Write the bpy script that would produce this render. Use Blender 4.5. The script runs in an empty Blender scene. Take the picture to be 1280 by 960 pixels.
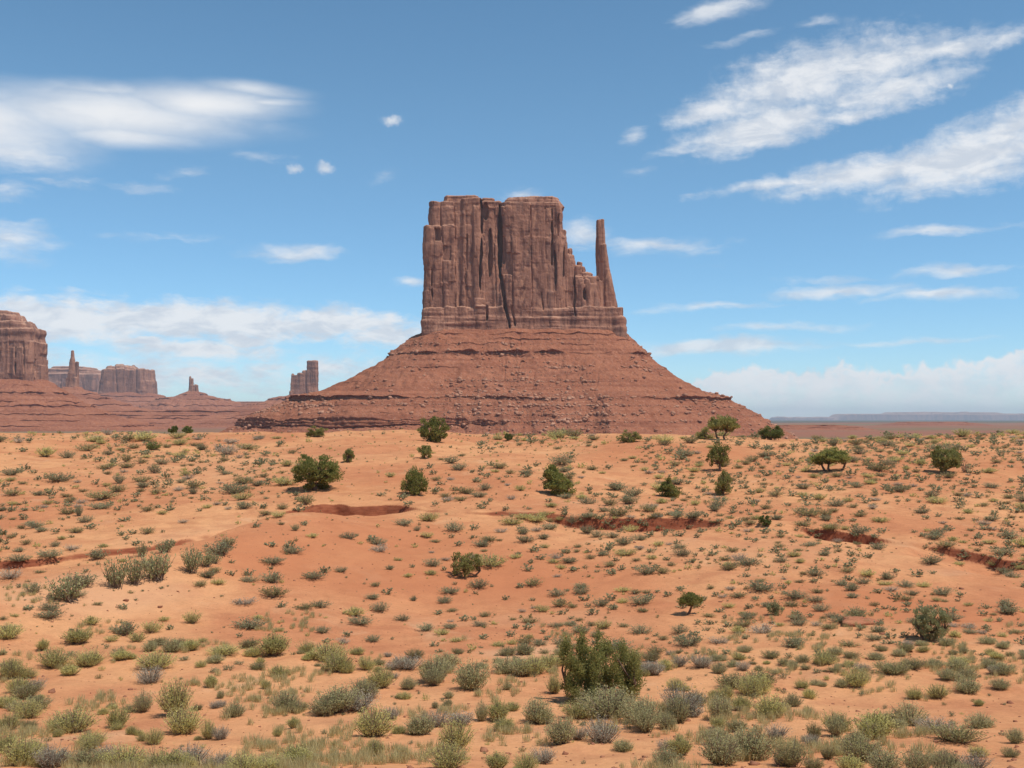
import bpy, math, random
import numpy as np
from mathutils import Matrix, Vector

# ------------------------------------------------------------------ camera, sky, sun, exposure
SC = bpy.context.scene
COL = SC.collection
FPX = 1372.0            # focal length in photo pixels (1280 wide)
HORIZON = 524.0         # photo row of the horizon
PITCH = math.atan((HORIZON - 480.0) / FPX)
cam_data = bpy.data.cameras.new('camera')
cam = bpy.data.objects.new('camera', cam_data)
COL.objects.link(cam)
cam_data.sensor_width = 36.0
cam_data.lens = 36.0 * FPX / 1280.0
cam_data.clip_start = 0.1
cam_data.clip_end = 200000.0
cam.location = (0, 0, 0)
cam.rotation_euler = (math.pi / 2 + PITCH, 0, 0)
SC.camera = cam

SUN_EL = math.radians(63.0)
SUN_AZ = math.radians(121.0)      # clockwise from +y (the view direction): right and a little behind the camera
SUN_DIR = Vector((math.sin(SUN_AZ) * math.cos(SUN_EL), math.cos(SUN_AZ) * math.cos(SUN_EL), math.sin(SUN_EL)))
sun_data = bpy.data.lights.new('sun', 'SUN')
sun_data.energy = 4.1
sun_data.angle = math.radians(0.5)
sun_data.color = (1.0, 0.95, 0.87)
sun = bpy.data.objects.new('sun', sun_data)
COL.objects.link(sun)
sun.rotation_euler = SUN_DIR.to_track_quat('Z', 'Y').to_euler()
sun.location = (0, 0, 200)

SKY_STRENGTH = 0.135
CLOUD_RADIANCE = 0.90 / SKY_STRENGTH
SC.view_settings.view_transform = 'Standard'
SC.view_settings.look = 'None'
SC.view_settings.exposure = 0.0
SC.view_settings.gamma = 1.0
SC.view_settings.use_curve_mapping = False
SC.render.engine = 'CYCLES'
SC.cycles.use_denoising = True
SC.cycles.max_bounces = 5
SC.cycles.diffuse_bounces = 3
SC.cycles.transmission_bounces = 3
SC.cycles.volume_bounces = 0

world = bpy.data.worlds.new('World')
SC.world = world
world.use_nodes = True
try:
    world.cycles.sampling_method = 'MANUAL'
    world.cycles.sample_map_resolution = 512
except Exception:
    pass


class NT:
    """small helper round a node tree"""
    def __init__(self, tree):
        self.t = tree
        self.n = tree.nodes
        self.l = tree.links

    def node(self, kind, **kw):
        nd = self.n.new(kind)
        for k, v in kw.items():
            setattr(nd, k, v)
        return nd

    def put(self, sock, v):
        if isinstance(v, bpy.types.NodeSocket):
            self.l.new(v, sock)
        elif v is not None:
            sock.default_value = v

    def math(self, op, a, b=None, c=None, clamp=False):
        nd = self.node('ShaderNodeMath', operation=op, use_clamp=clamp)
        self.put(nd.inputs[0], a)
        if b is not None:
            self.put(nd.inputs[1], b)
        if c is not None:
            self.put(nd.inputs[2], c)
        return nd.outputs[0]

    def vmath(self, op, a, b=None, scale=None):
        nd = self.node('ShaderNodeVectorMath', operation=op)
        self.put(nd.inputs[0], a)
        if b is not None:
            self.put(nd.inputs[1], b)
        if scale is not None:
            self.put(nd.inputs['Scale'], scale)
        return nd.outputs['Value'] if op in ('LENGTH', 'DOT_PRODUCT', 'DISTANCE') else nd.outputs[0]

    def mapping(self, v, loc=(0, 0, 0), rot=(0, 0, 0), scale=(1, 1, 1), kind='POINT'):
        nd = self.node('ShaderNodeMapping', vector_type=kind)
        self.put(nd.inputs['Vector'], v)
        if 'Location' in nd.inputs and kind in ('POINT', 'TEXTURE'):
            nd.inputs['Location'].default_value = loc
        nd.inputs['Rotation'].default_value = rot
        nd.inputs['Scale'].default_value = scale
        return nd.outputs[0]

    def noise(self, v, scale, detail=4.0, rough=0.55, dist=0.0, color=False):
        nd = self.node('ShaderNodeTexNoise')
        self.put(nd.inputs['Vector'], v)
        nd.inputs['Scale'].default_value = scale
        nd.inputs['Detail'].default_value = detail
        nd.inputs['Roughness'].default_value = rough
        nd.inputs['Distortion'].default_value = dist
        return nd.outputs[1] if color else nd.outputs[0]

    def ramp(self, v, lo, hi, a=0.0, b=1.0, smooth=True):
        nd = self.node('ShaderNodeMapRange', interpolation_type='SMOOTHSTEP' if smooth else 'LINEAR')
        self.put(nd.inputs[0], v)
        nd.inputs[1].default_value = lo
        nd.inputs[2].default_value = hi
        nd.inputs[3].default_value = a
        nd.inputs[4].default_value = b
        return nd.outputs[0]

    def mix(self, f, a, b, blend='MIX'):
        nd = self.node('ShaderNodeMix', data_type='RGBA', blend_type=blend)
        self.put(nd.inputs[0], f)
        for s, v in ((nd.inputs[6], a), (nd.inputs[7], b)):
            if isinstance(v, bpy.types.NodeSocket):
                self.l.new(v, s)
            else:
                s.default_value = (v[0], v[1], v[2], 1.0)
        return nd.outputs[2]


def azel(px, py):
    """direction of a photo pixel as azimuth and elevation in degrees"""
    az = math.atan((px - 640.0) / FPX)
    el = math.atan((HORIZON - py) / FPX * math.cos(az))
    return math.degrees(az), math.degrees(el)


def build_sky():
    t = NT(world.node_tree)
    for nd in list(t.n):
        t.n.remove(nd)
    out = t.node('ShaderNodeOutputWorld')
    bg = t.node('ShaderNodeBackground')
    bg.inputs['Strength'].default_value = SKY_STRENGTH
    t.l.new(bg.outputs[0], out.inputs[0])
    sky = t.node('ShaderNodeTexSky', sky_type='NISHITA')
    sky.sun_disc = False
    sky.sun_elevation = SUN_EL
    sky.sun_rotation = SUN_AZ
    sky.altitude = 2200.0
    sky.air_density = 1.0
    sky.dust_density = 0.25
    sky.ozone_density = 1.6
    hsv = t.node('ShaderNodeHueSaturation')
    t.l.new(sky.outputs[0], hsv.inputs['Color'])
    hsv.inputs['Hue'].default_value = 0.487
    hsv.inputs['Saturation'].default_value = 1.12
    hsv.inputs['Value'].default_value = 1.04
    skycol = hsv.outputs[0]
    LOW_BLUE = (0.72, 0.87, 1.0)     # dry desert air: the sky stays blue nearly down to the horizon
    tc = t.node('ShaderNodeTexCoord')
    sep = t.node('ShaderNodeSeparateXYZ')
    t.l.new(tc.outputs['Generated'], sep.inputs[0])
    az = t.math('MULTIPLY', t.math('ARCTAN2', sep.outputs[0], sep.outputs[1]), 180 / math.pi)
    el = t.math('MULTIPLY', t.math('ARCSINE', sep.outputs[2]), 180 / math.pi)
    comb = t.node('ShaderNodeCombineXYZ')
    t.l.new(az, comb.inputs[0])
    t.l.new(el, comb.inputs[1])
    P = comb.outputs[0]

    def warp(scale, amount, detail=3.0, sx=1.0):
        c = t.noise(t.mapping(P, scale=(sx, 1, 1)), scale, detail, 0.6, color=True)
        return t.vmath('ADD', P, t.vmath('SCALE', t.vmath('SUBTRACT', c, (0.5, 0.5, 0.5)), scale=amount))

    D = 24.0   # photo pixels per degree (nearly)

    def blobs(vec, items, power=None):
        """items: px, py, half width px, half height px, tilt deg, weight -> the largest of the soft ellipses"""
        acc = None
        for (px, py, rx, ry, rot, wt) in items:
            a, e = azel(px, py)
            m = t.mapping(vec, (a, e, 0), (0, 0, math.radians(rot)), (rx / D, ry / D, 1), 'TEXTURE')
            r = t.vmath('LENGTH', m)
            v = t.ramp(r, 0.0, 1.0, wt, 0.0, False)
            acc = v if acc is None else t.math('MAXIMUM', acc, v)
        return acc

    def field(M, tex, amp, lo, hi, opacity):
        d = t.math('MULTIPLY_ADD', t.math('SUBTRACT', tex, 0.5), amp, M)
        gate = t.ramp(M, 0.0, 0.10)
        return t.math('MULTIPLY', t.math('MULTIPLY', t.ramp(d, lo, hi), gate), opacity)

    # smooth lens cloud, upper left
    w1 = warp(0.25, 1.0, 2.0, 0.4)
    lens = blobs(w1, [(130, 140, 270, 47, 1.5, 1.0), (-60, 146, 240, 58, 0, 1.0), (250, 124, 165, 34, 1, .95), (310, 106, 100, 14, -2, .75), (330, 122, 80, 12, 2, .7),
                      (120, 108, 160, 20, 4, .6), (150, 165, 150, 22, 1, .9)])
    lens_tex = t.noise(t.mapping(P, rot=(0, 0, math.radians(-3)), scale=(0.30, 1, 1)), 0.7, 5, 0.55)
    c1 = field(lens, lens_tex, 0.40, 0.04, 0.95, 1.0)
    # wispy low left remnants
    w2 = warp(0.5, 1.2, 4.0, 0.5)
    wisp = blobs(w2, [(10, 192, 90, 26, 0, .8), (0, 238, 60, 18, 0, .6), (10, 300, 80, 34, 0, .75), (120, 228, 130, 12, 0, .42),
                      (365, 314, 85, 17, 1, .85), (190, 296, 150, 9, 1, .4), (230, 215, 60, 12, 0, .45), (320, 196, 60, 10, 2, .45), (820, 305, 160, 14, -1, .72),
                      (725, 290, 60, 22, -4, .7), (880, 383, 140, 9, 2, .72), (1050, 366, 120, 12, 1, .85), (1170, 368, 110, 11, 1, .85),
                      (1190, 340, 95, 11, 1, .8), (1180, 287, 110, 10, 0, .8), (1040, 350, 90, 9, 0, .45), (890, 434, 190, 16, 1, .95), (1120, 425, 170, 8, 1, .55),
                      (980, 410, 150, 9, 1, .6), (650, 243, 44, 14, 0, .75), (790, 166, 24, 16, 10, .62), (800, 212, 40, 12, 6, .4), (475, 220, 30, 12, 20, .45),
                      (905, 6, 80, 18, 10, 1.0), (1030, 22, 50, 9, 4, .62), (930, 42, 70, 9, 8, .5), (515, 351, 28, 10, 0, .8), (845, 185, 60, 10, 12, .45),
                      (880, 330, 60, 6, 0, .3)])
    wisp_tex = t.noise(t.mapping(w2, rot=(0, 0, math.radians(-3)), scale=(0.28, 1, 1)), 1.5, 5, 0.6)
    c2 = field(wisp, wisp_tex, 1.0, 0.10, 0.85, 0.80)
    # small puffs
    w3 = warp(1.6, 0.5, 3.0)
    puff = blobs(w3, [(488, 148, 20, 9, 2, 1), (405, 208, 16, 12, 0, 1), (366, 209, 15, 9, 0, 1), (1192, 104, 8, 5, 0, .9)])
    puff_tex = t.noise(P, 2.4, 4, 0.6)
    c3 = field(puff, puff_tex, 0.8, 0.10, 0.95, 0.80)
    # big combed clouds, upper right
    w4 = warp(0.6, 0.9, 5.0, 0.6)
    big = blobs(w4, [(1005, 98, 185, 58, 14, .95), (1090, 78, 170, 42, 6, .92), (1180, 62, 140, 20, 8, .85), (900, 135, 90, 24, 8, .95), (960, 158, 145, 34, 9, 1.1), (1120, 110, 120, 30, 6, .9),
                     (1060, 142, 110, 14, 8, .8), (1260, 45, 60, 14, 16, .7), (1220, 192, 165, 52, 12, 1.1), (1110, 210, 200, 28, 6, 1.05), (1280, 150, 110, 40, 25, .95), (980, 228, 150, 12, 6, .75),
                     (1010, 238, 90, 8, 6, .6), (870, 186, 60, 9, 8, .5)])
    big_tex = t.noise(t.mapping(w4, rot=(0, 0, math.radians(-9)), scale=(0.34, 1, 1)), 1.5, 7, 0.62)
    big_tex = t.math('MULTIPLY_ADD', t.noise(w4, 1.1, 7, 0.62), 0.45, t.math('MULTIPLY', big_tex, 0.55))
    c4 = field(big, big_tex, 1.55, 0.03, 0.90, 0.92)
    # heaped clouds low over the horizon
    w5 = warp(1.3, 0.35, 5.0)
    # their tops as a line over the azimuth, heaped up into cauliflower heads
    top = [(850, 515), (862, 470), (895, 452), (930, 447), (985, 452), (1030, 450), (1062, 443), (1090, 454), (1125, 452), (1160, 445), (1210, 438), (1260, 430), (1330, 426)]
    fc = t.node('ShaderNodeFloatCurve')
    A0, A1 = azel(840, 500)[0], azel(1340, 500)[0]
    cv = fc.mapping.curves[0]
    pts = [((azel(X, Y)[0] - A0) / (A1 - A0), azel(X, Y)[1] / 6.0) for X, Y in top]
    cv.points[0].location = pts[0]; cv.points[1].location = pts[-1]
    for q in pts[1:-1]:
        cv.points.new(*q)
    fc.mapping.update()
    t.l.new(t.ramp(az, A0, A1, 0.0, 1.0, False), fc.inputs['Value'])
    vor = t.node('ShaderNodeTexVoronoi', feature='SMOOTH_F1')
    t.l.new(w5, vor.inputs['Vector']); vor.inputs['Scale'].default_value = 1.35
    if 'Detail' in vor.inputs:
        vor.inputs['Detail'].default_value = 2.0
    billow = t.math('MULTIPLY_ADD', vor.outputs['Distance'], -0.95, 0.36)
    edge = t.math('SUBTRACT', t.math('MULTIPLY_ADD', fc.outputs[0], 6.0, billow), el)
    side = t.ramp(az, azel(835, 500)[0], azel(862, 500)[0])
    inner = t.ramp(t.noise(w5, 0.8, 6, 0.62), 0.32, 0.60, 0.55, 1.0)
    deep = t.ramp(edge, 0.5, 3.6, 1.0, 0.5)
    c5 = t.math('MULTIPLY', t.math('MULTIPLY', t.ramp(edge, -0.05, 0.38), side), t.math('MULTIPLY', t.math('MAXIMUM', inner, t.ramp(edge, 0.9, 0.3)), deep))
    c5 = t.math('MULTIPLY', c5, 0.94)
    # broken stratus bank, low left
    w6 = warp(0.8, 0.8, 5.0, 0.5)
    bank = blobs(w6, [(250, 402, 310, 34, 0, 1.0), (60, 398, 200, 42, 0, .9), (430, 402, 110, 24, -1, 1.0), (300, 425, 40, 16, 0, 1.0), (240, 436, 150, 20, -1, .85), (180, 426, 60, 10, -3, .9),
                      (480, 415, 90, 26, 0, .8), (390, 397, 34, 16, 0, 1.1), (440, 401, 34, 15, 0, 1.1), (200, 470, 300, 40, 0, .62), (420, 460, 140, 34, 0, .5), (60, 470, 160, 60, 0, .5), (235, 466, 50, 12, 0, .8)])
    bank_tex = t.noise(t.mapping(w6, scale=(0.42, 1, 1)), 1.6, 7, 0.62)
    c6 = field(bank, bank_tex, 1.15, 0.05, 0.66, 0.92)

    one_minus = None
    for c in (c1, c2, c3, c4, c5, c6):
        k = t.math('SUBTRACT', 1.0, c)
        one_minus = k if one_minus is None else t.math('MULTIPLY', one_minus, k)
    cover = t.math('SUBTRACT', 1.0, one_minus)
    # soft grey folds inside the clouds
    fold = t.noise(t.mapping(P, rot=(0, 0, math.radians(-8)), scale=(0.4, 1, 1)), 1.1, 6, 0.6, 0.4)
    k = CLOUD_RADIANCE
    grey = t.math('MULTIPLY', t.ramp(fold, 0.60, 0.36), t.math('SUBTRACT', 1.0, t.math('MULTIPLY', t.math('MAXIMUM', c1, c5), 0.85)))
    shade = t.mix(grey, (0.96 * k, 0.98 * k, 1.01 * k), (0.72 * k, 0.78 * k, 0.87 * k))
    # thin air whitens towards the horizon
    low = t.ramp(el, 17.0, 2.0)
    skycol = t.mix(low, skycol, t.mix(1.0, skycol, LOW_BLUE, 'MULTIPLY'))
    t.l.new(t.mix(cover, skycol, shade), bg.inputs['Color'])


build_sky()

# ------------------------------------------------------------------ helpers
RNG = np.random.default_rng(11)
LAT3 = RNG.random((64, 64, 64)).astype(np.float32)
LAT2 = RNG.random((256, 256)).astype(np.float32)


def vn3(x, y, z):
    xi = np.floor(x).astype(np.int32); yi = np.floor(y).astype(np.int32); zi = np.floor(z).astype(np.int32)
    fx = (x - xi).astype(np.float32); fy = (y - yi).astype(np.float32); fz = (z - zi).astype(np.float32)
    fx = fx * fx * (3 - 2 * fx); fy = fy * fy * (3 - 2 * fy); fz = fz * fz * (3 - 2 * fz)
    x0 = xi & 63; x1 = (xi + 1) & 63; y0 = yi & 63; y1 = (yi + 1) & 63; z0 = zi & 63; z1 = (zi + 1) & 63
    L = LAT3
    a = L[x0, y0, z0] * (1 - fx) + L[x1, y0, z0] * fx
    b = L[x0, y1, z0] * (1 - fx) + L[x1, y1, z0] * fx
    c = L[x0, y0, z1] * (1 - fx) + L[x1, y0, z1] * fx
    d = L[x0, y1, z1] * (1 - fx) + L[x1, y1, z1] * fx
    return ((a * (1 - fy) + b * fy) * (1 - fz) + (c * (1 - fy) + d * fy) * fz) - 0.5


def vn2(x, y):
    xi = np.floor(x).astype(np.int64); yi = np.floor(y).astype(np.int64)
    fx = x - xi; fy = y - yi
    fx = fx * fx * (3 - 2 * fx); fy = fy * fy * (3 - 2 * fy)
    x0 = xi & 255; x1 = (xi + 1) & 255; y0 = yi & 255; y1 = (yi + 1) & 255
    L = LAT2
    return (L[x0, y0] * (1 - fx) + L[x1, y0] * fx) * (1 - fy) + (L[x0, y1] * (1 - fx) + L[x1, y1] * fx) * fy - 0.5


def fbm2(x, y, octaves=4, gain=0.5):
    s = 0.0; a = 1.0
    for o in range(octaves):
        s = s + a * vn2(x + 17.3 * o, y - 9.1 * o)
        x = x * 2.03; y = y * 2.03; a *= gain
    return s


def fbm3(x, y, z, octaves=3, gain=0.5):
    s = 0.0; a = 1.0
    for o in range(octaves):
        s = s + a * vn3(x + 7.7 * o, y - 3.1 * o, z + 5.9 * o)
        x = x * 2.03; y = y * 2.03; z = z * 2.03; a *= gain
    return s


def mesh_np(name, V, faces, mat=None, smooth=False):
    """mesh from a vertex array and a list of face arrays (triangles and quads)"""
    if not isinstance(faces, (list, tuple)):
        faces = [faces]
    faces = [np.asarray(f, dtype=np.int32) for f in faces if len(f)]
    me = bpy.data.meshes.new(name)
    V = np.asarray(V, dtype=np.float32)
    me.vertices.add(len(V))
    me.vertices.foreach_set('co', V.ravel())
    nl = sum(f.size for f in faces); nf = sum(len(f) for f in faces)
    me.loops.add(nl)
    me.loops.foreach_set('vertex_index', np.concatenate([f.ravel() for f in faces]))
    me.polygons.add(nf)
    sizes = np.concatenate([np.full(len(f), f.shape[1], np.int32) for f in faces])
    starts = np.concatenate([[0], np.cumsum(sizes)[:-1]]).astype(np.int32)
    me.polygons.foreach_set('loop_start', starts)
    if smooth:
        me.polygons.foreach_set('use_smooth', np.ones(nf, dtype=bool))
    if mat:
        me.materials.append(mat)
    me.update(calc_edges=True)
    me.validate()
    return me


def link(name, data=None, parent=None, loc=(0, 0, 0), **props):
    o = bpy.data.objects.new(name, data)
    COL.objects.link(o)
    o.location = loc
    if parent is not None:
        o.parent = parent
    for k, v in props.items():
        if v:
            o[k] = v
    return o


def new_mat(name):
    m = bpy.data.materials.new(name)
    m.use_nodes = True
    t = NT(m.node_tree)
    for nd in list(t.n):
        t.n.remove(nd)
    out = t.node('ShaderNodeOutputMaterial')
    return m, t, out

# ------------------------------------------------------------------ materials
def ground_material():
    m, t, out = new_mat('desert_sand')
    geo = t.node('ShaderNodeNewGeometry')
    P = geo.outputs['Position']
    sep = t.node('ShaderNodeSeparateXYZ'); t.l.new(P, sep.inputs[0])
    nsep = t.node('ShaderNodeSeparateXYZ'); t.l.new(geo.outputs['Normal'], nsep.inputs[0])
    big = t.noise(t.mapping(P, scale=(1, 0.8, 1)), 0.045, 6, 0.6, 0.5)
    mid = t.noise(P, 0.35, 6, 0.62, 0.3)
    fine = t.noise(P, 7.0, 5, 0.65)
    col = t.mix(t.ramp(big, 0.38, 0.62), SAND_PALE, SAND_RED)
    col = t.mix(t.math('MULTIPLY', t.ramp(mid, 0.40, 0.70), 0.55), col, SAND_CLAY)
    col = t.mix(t.math('MULTIPLY', t.ramp(t.noise(P, 0.16, 5, 0.6, 0.8), 0.58, 0.72), 0.45), col, (0.62, 0.36, 0.20))
    v = t.math('MULTIPLY_ADD', fine, 0.46, t.math('MULTIPLY_ADD', t.noise(P, 1.3, 5, 0.7), 0.42, 0.56))
    hsv = t.node('ShaderNodeHueSaturation'); t.l.new(col, hsv.inputs['Color']); t.l.new(v, hsv.inputs['Value'])
    col = hsv.outputs[0]
    soil = t.node('ShaderNodeAttribute'); soil.attribute_name = 'soil'
    so = soil.outputs['Fac']
    col = t.mix(t.ramp(so, 0.5, 1.0, 0.0, 0.8), col, (0.47, 0.172, 0.080))
    col = t.mix(t.ramp(so, 0.5, 0.0, 0.0, 0.75), col, (0.63, 0.345, 0.19))
    # dark gravel specks lying on the sand
    vor = t.node('ShaderNodeTexVoronoi'); vor.feature = 'F1'; t.l.new(P, vor.inputs['Vector']); vor.inputs['Scale'].default_value = 3.2
    specks = t.math('MULTIPLY', t.ramp(vor.outputs['Distance'], 0.10, 0.16, 1.0, 0.0), t.ramp(t.noise(P, 0.22, 3, 0.5), 0.45, 0.62))
    col = t.mix(t.math('MULTIPLY', specks, 0.5), col, (0.17, 0.085, 0.05))
    # exposed clay in the cut banks
    steep = t.ramp(nsep.outputs[2], 0.90, 0.72)
    clay = t.mix(t.ramp(t.noise(t.mapping(P, scale=(1, 1, 5)), 1.2, 5, 0.6), 0.35, 0.65), (0.30, 0.10, 0.05), (0.21, 0.062, 0.032))
    col = t.mix(steep, col, clay)
    # the far plain: red earth with dusty green-grey vegetation
    far = t.ramp(sep.outputs[1], 320.0, 800.0)
    plain = t.mix(t.ramp(t.noise(t.mapping(P, scale=(0.35, 1, 1)), 0.0022, 6, 0.6), 0.42, 0.60), (0.30, 0.13, 0.085), (0.20, 0.15, 0.085))
    plain = t.mix(t.ramp(sep.outputs[1], 5500.0, 8500.0), plain, (0.115, 0.095, 0.06))
    col = t.mix(far, col, plain)
    b = t.node('ShaderNodeBsdfDiffuse')
    t.l.new(col, b.inputs['Color'])
    bump = t.node('ShaderNodeBump')
    bump.inputs['Strength'].default_value = 0.85
    bump.inputs['Distance'].default_value = 0.06
    h = t.math('ADD', t.math('MULTIPLY', t.noise(P, 2.2, 6, 0.7), 1.0), t.math('MULTIPLY', t.noise(t.mapping(P, rot=(0, 0, 0.5), scale=(1, 2.6, 1)), 1.2, 3, 0.5, 1.0), 0.5))
    t.l.new(h, bump.inputs['Height'])
    t.l.new(bump.outputs[0], b.inputs['Normal'])
    t.l.new(b.outputs[0], out.inputs[0])
    return m


def rock_material(name, k, a, b, dark, kind='cliff', fines=(0.47, 0.235, 0.15)):
    """k: metres per photo pixel at the rock's distance, so that grain and bedding have a size fit for it"""
    m, t, out = new_mat(name)
    geo = t.node('ShaderNodeNewGeometry')
    P = t.vmath('SCALE', geo.outputs['Position'], scale=1.0 / k)
    big = t.noise(P, 0.03, 5, 0.6)
    col = t.mix(t.ramp(big, 0.35, 0.65), a, b)
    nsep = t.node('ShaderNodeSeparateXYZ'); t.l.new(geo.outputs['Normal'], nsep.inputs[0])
    if kind == 'cliff':
        streak = t.noise(t.mapping(P, scale=(1, 1, 0.10)), 0.22, 5, 0.65, 0.2)
        col = t.mix(t.math('MULTIPLY', t.ramp(streak, 0.44, 0.66), 0.85), col, dark)
        patch = t.noise(P, 0.075, 4, 0.6, 0.6)
        col = t.mix(t.math('MULTIPLY', t.ramp(patch, 0.58, 0.72), 0.55), col, (min(1, a[0] * 1.35), a[1] * 1.3, a[2] * 1.2))
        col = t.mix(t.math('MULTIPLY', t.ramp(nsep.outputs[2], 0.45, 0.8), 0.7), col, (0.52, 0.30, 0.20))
        scar = t.noise(t.mapping(P, loc=(40, 9, 3), scale=(1, 1, 0.45)), 0.085, 3, 0.55, 0.9)
        col = t.mix(t.math('MULTIPLY', t.ramp(scar, 0.60, 0.66), 0.5), col, (0.56, 0.275, 0.165))
        varn = t.noise(t.mapping(P, loc=(11, 70, 30), scale=(1, 1, 0.22)), 0.10, 5, 0.62, 0.5)
        col = t.mix(t.math('MULTIPLY', t.ramp(varn, 0.54, 0.66), 0.6), col, (0.17, 0.092, 0.070))
        bed = t.noise(t.mapping(P, scale=(0.04, 0.04, 1)), 0.42, 4, 0.7)
        col = t.mix(t.math('MULTIPLY', t.ramp(bed, 0.55, 0.7), 0.18), col, dark)
    elif kind == 'boulder':
        pass
    else:
        bed = t.noise(t.mapping(P, scale=(0.02, 0.02, 1)), 0.28, 5, 0.65)
        col = t.mix(t.math('MULTIPLY', t.ramp(bed, 0.45, 0.66), 0.5), col, dark)
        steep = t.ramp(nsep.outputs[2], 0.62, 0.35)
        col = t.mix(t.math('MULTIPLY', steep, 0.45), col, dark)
        scree = t.noise(P, 0.33, 5, 0.75)
        col = t.mix(t.math('MULTIPLY', t.ramp(scree, 0.52, 0.66), 0.6), col, fines)
        col = t.mix(t.math('MULTIPLY', t.ramp(t.noise(P, 0.42, 4, 0.7, 0.3), 0.47, 0.34), 0.6), col, dark)
    g = t.noise(P, 0.9, 4, 0.7)
    hsv = t.node('ShaderNodeHueSaturation'); t.l.new(col, hsv.inputs['Color'])
    t.l.new(t.math('MULTIPLY_ADD', g, 0.55, 0.73), hsv.inputs['Value'])
    d = t.node('ShaderNodeBsdfDiffuse'); t.l.new(hsv.outputs[0], d.inputs['Color'])
    bump = t.node('ShaderNodeBump')
    bump.inputs['Strength'].default_value = 0.7
    bump.inputs['Distance'].default_value = 1.3 * k
    t.l.new(t.noise(P, 0.45, 5, 0.7), bump.inputs['Height'])
    t.l.new(bump.outputs[0], d.inputs['Normal'])
    t.l.new(d.outputs[0], out.inputs[0])
    return m


def leaf_material(name, a, b, trans=0.25):
    m, t, out = new_mat(name)
    geo = t.node('ShaderNodeNewGeometry')
    info = t.node('ShaderNodeObjectInfo')
    col = t.mix(geo.outputs['Random Per Island'], a, b)
    hsv = t.node('ShaderNodeHueSaturation'); t.l.new(col, hsv.inputs['Color'])
    t.l.new(t.math('MULTIPLY_ADD', info.outputs['Random'], 0.35, 0.83), hsv.inputs['Value'])
    d = t.node('ShaderNodeBsdfDiffuse'); t.l.new(hsv.outputs[0], d.inputs['Color'])
    tr = t.node('ShaderNodeBsdfTranslucent'); t.l.new(hsv.outputs[0], tr.inputs['Color'])
    mx = t.node('ShaderNodeMixShader'); mx.inputs[0].default_value = trans
    t.l.new(d.outputs[0], mx.inputs[1]); t.l.new(tr.outputs[0], mx.inputs[2])
    t.l.new(mx.outputs[0], out.inputs[0])
    return m


def bark_material(name, a, b):
    m, t, out = new_mat(name)
    geo = t.node('ShaderNodeNewGeometry')
    n = t.noise(t.mapping(geo.outputs['Position'], scale=(1, 1, 0.2)), 14.0, 5, 0.7)
    d = t.node('ShaderNodeBsdfDiffuse'); t.l.new(t.mix(n, a, b), d.inputs['Color'])
    t.l.new(d.outputs[0], out.inputs[0])
    return m


SAND_PALE = (0.62, 0.300, 0.140)
SAND_RED = (0.52, 0.215, 0.102)
SAND_CLAY = (0.41, 0.155, 0.077)
M_GROUND = ground_material()
M_JUNIPER = leaf_material('juniper_needles', (0.190, 0.190, 0.052), (0.370, 0.345, 0.110), 0.45)
M_JUNIPER2 = leaf_material('pale_juniper_needles', (0.210, 0.200, 0.062), (0.370, 0.335, 0.120), 0.45)
M_DARKBUSH = leaf_material('dark_bush_leaves', (0.125, 0.145, 0.042), (0.245, 0.255, 0.080), 0.45)
M_SAGE = leaf_material('grey_green_leaves', (0.390, 0.355, 0.165), (0.600, 0.540, 0.280), 0.5)
M_YELLOW = leaf_material('yellow_green_leaves', (0.480, 0.435, 0.150), (0.710, 0.630, 0.265), 0.5)
M_SILVER = leaf_material('silver_grey_twigs', (0.380, 0.340, 0.245), (0.570, 0.510, 0.390), 0.4)
M_OLIVE = leaf_material('olive_leaves', (0.250, 0.220, 0.095), (0.400, 0.345, 0.160), 0.4)
M_WASH = leaf_material('dusty_green_leaves', (0.270, 0.260, 0.120), (0.430, 0.400, 0.200), 0.4)
M_FARSAGE = leaf_material('dark_grey_green_leaves', (0.245, 0.240, 0.130), (0.390, 0.370, 0.205), 0.45)
M_TWIG = bark_material('dry_twigs', (0.16, 0.105, 0.07), (0.30, 0.22, 0.16))
M_BARK = bark_material('juniper_bark', (0.10, 0.06, 0.04), (0.22, 0.15, 0.105))

# ------------------------------------------------------------------ the ground
_rows = [(14, -5.9), (22, -7.0), (30, -8.2), (36, -9.0), (48, -9.6), (58, -9.55), (70, -8.98), (82, -8.15), (90, -7.6), (110, -6.15),
         (140, -4.75), (180, -3.35), (208, -2.95), (225, -3.1), (262, -5.2), (400, -14), (700, -20), (1000, -22), (60000, -24)]
_py = np.concatenate([np.arange(-60, 300, 0.5), np.geomspace(300, 60000, 300)])
_pz = np.interp(_py, [-100, 0, 5] + [r[0] for r in _rows], [-1.7, -1.75, -2.9] + [r[1] for r in _rows])
_k = np.exp(-0.5 * (np.arange(-24, 25) / 8.0) ** 2); _k /= _k.sum()
_n = 720
_sm = np.convolve(np.pad(_pz[:_n], 24, mode='edge'), _k, 'valid')
_w = np.clip((_py[:_n] - 8) / 12, 0, 1) * np.clip((290 - _py[:_n]) / 12, 0, 1)
_pz[:_n] = _pz[:_n] * (1 - _w) + _sm * _w

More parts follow.
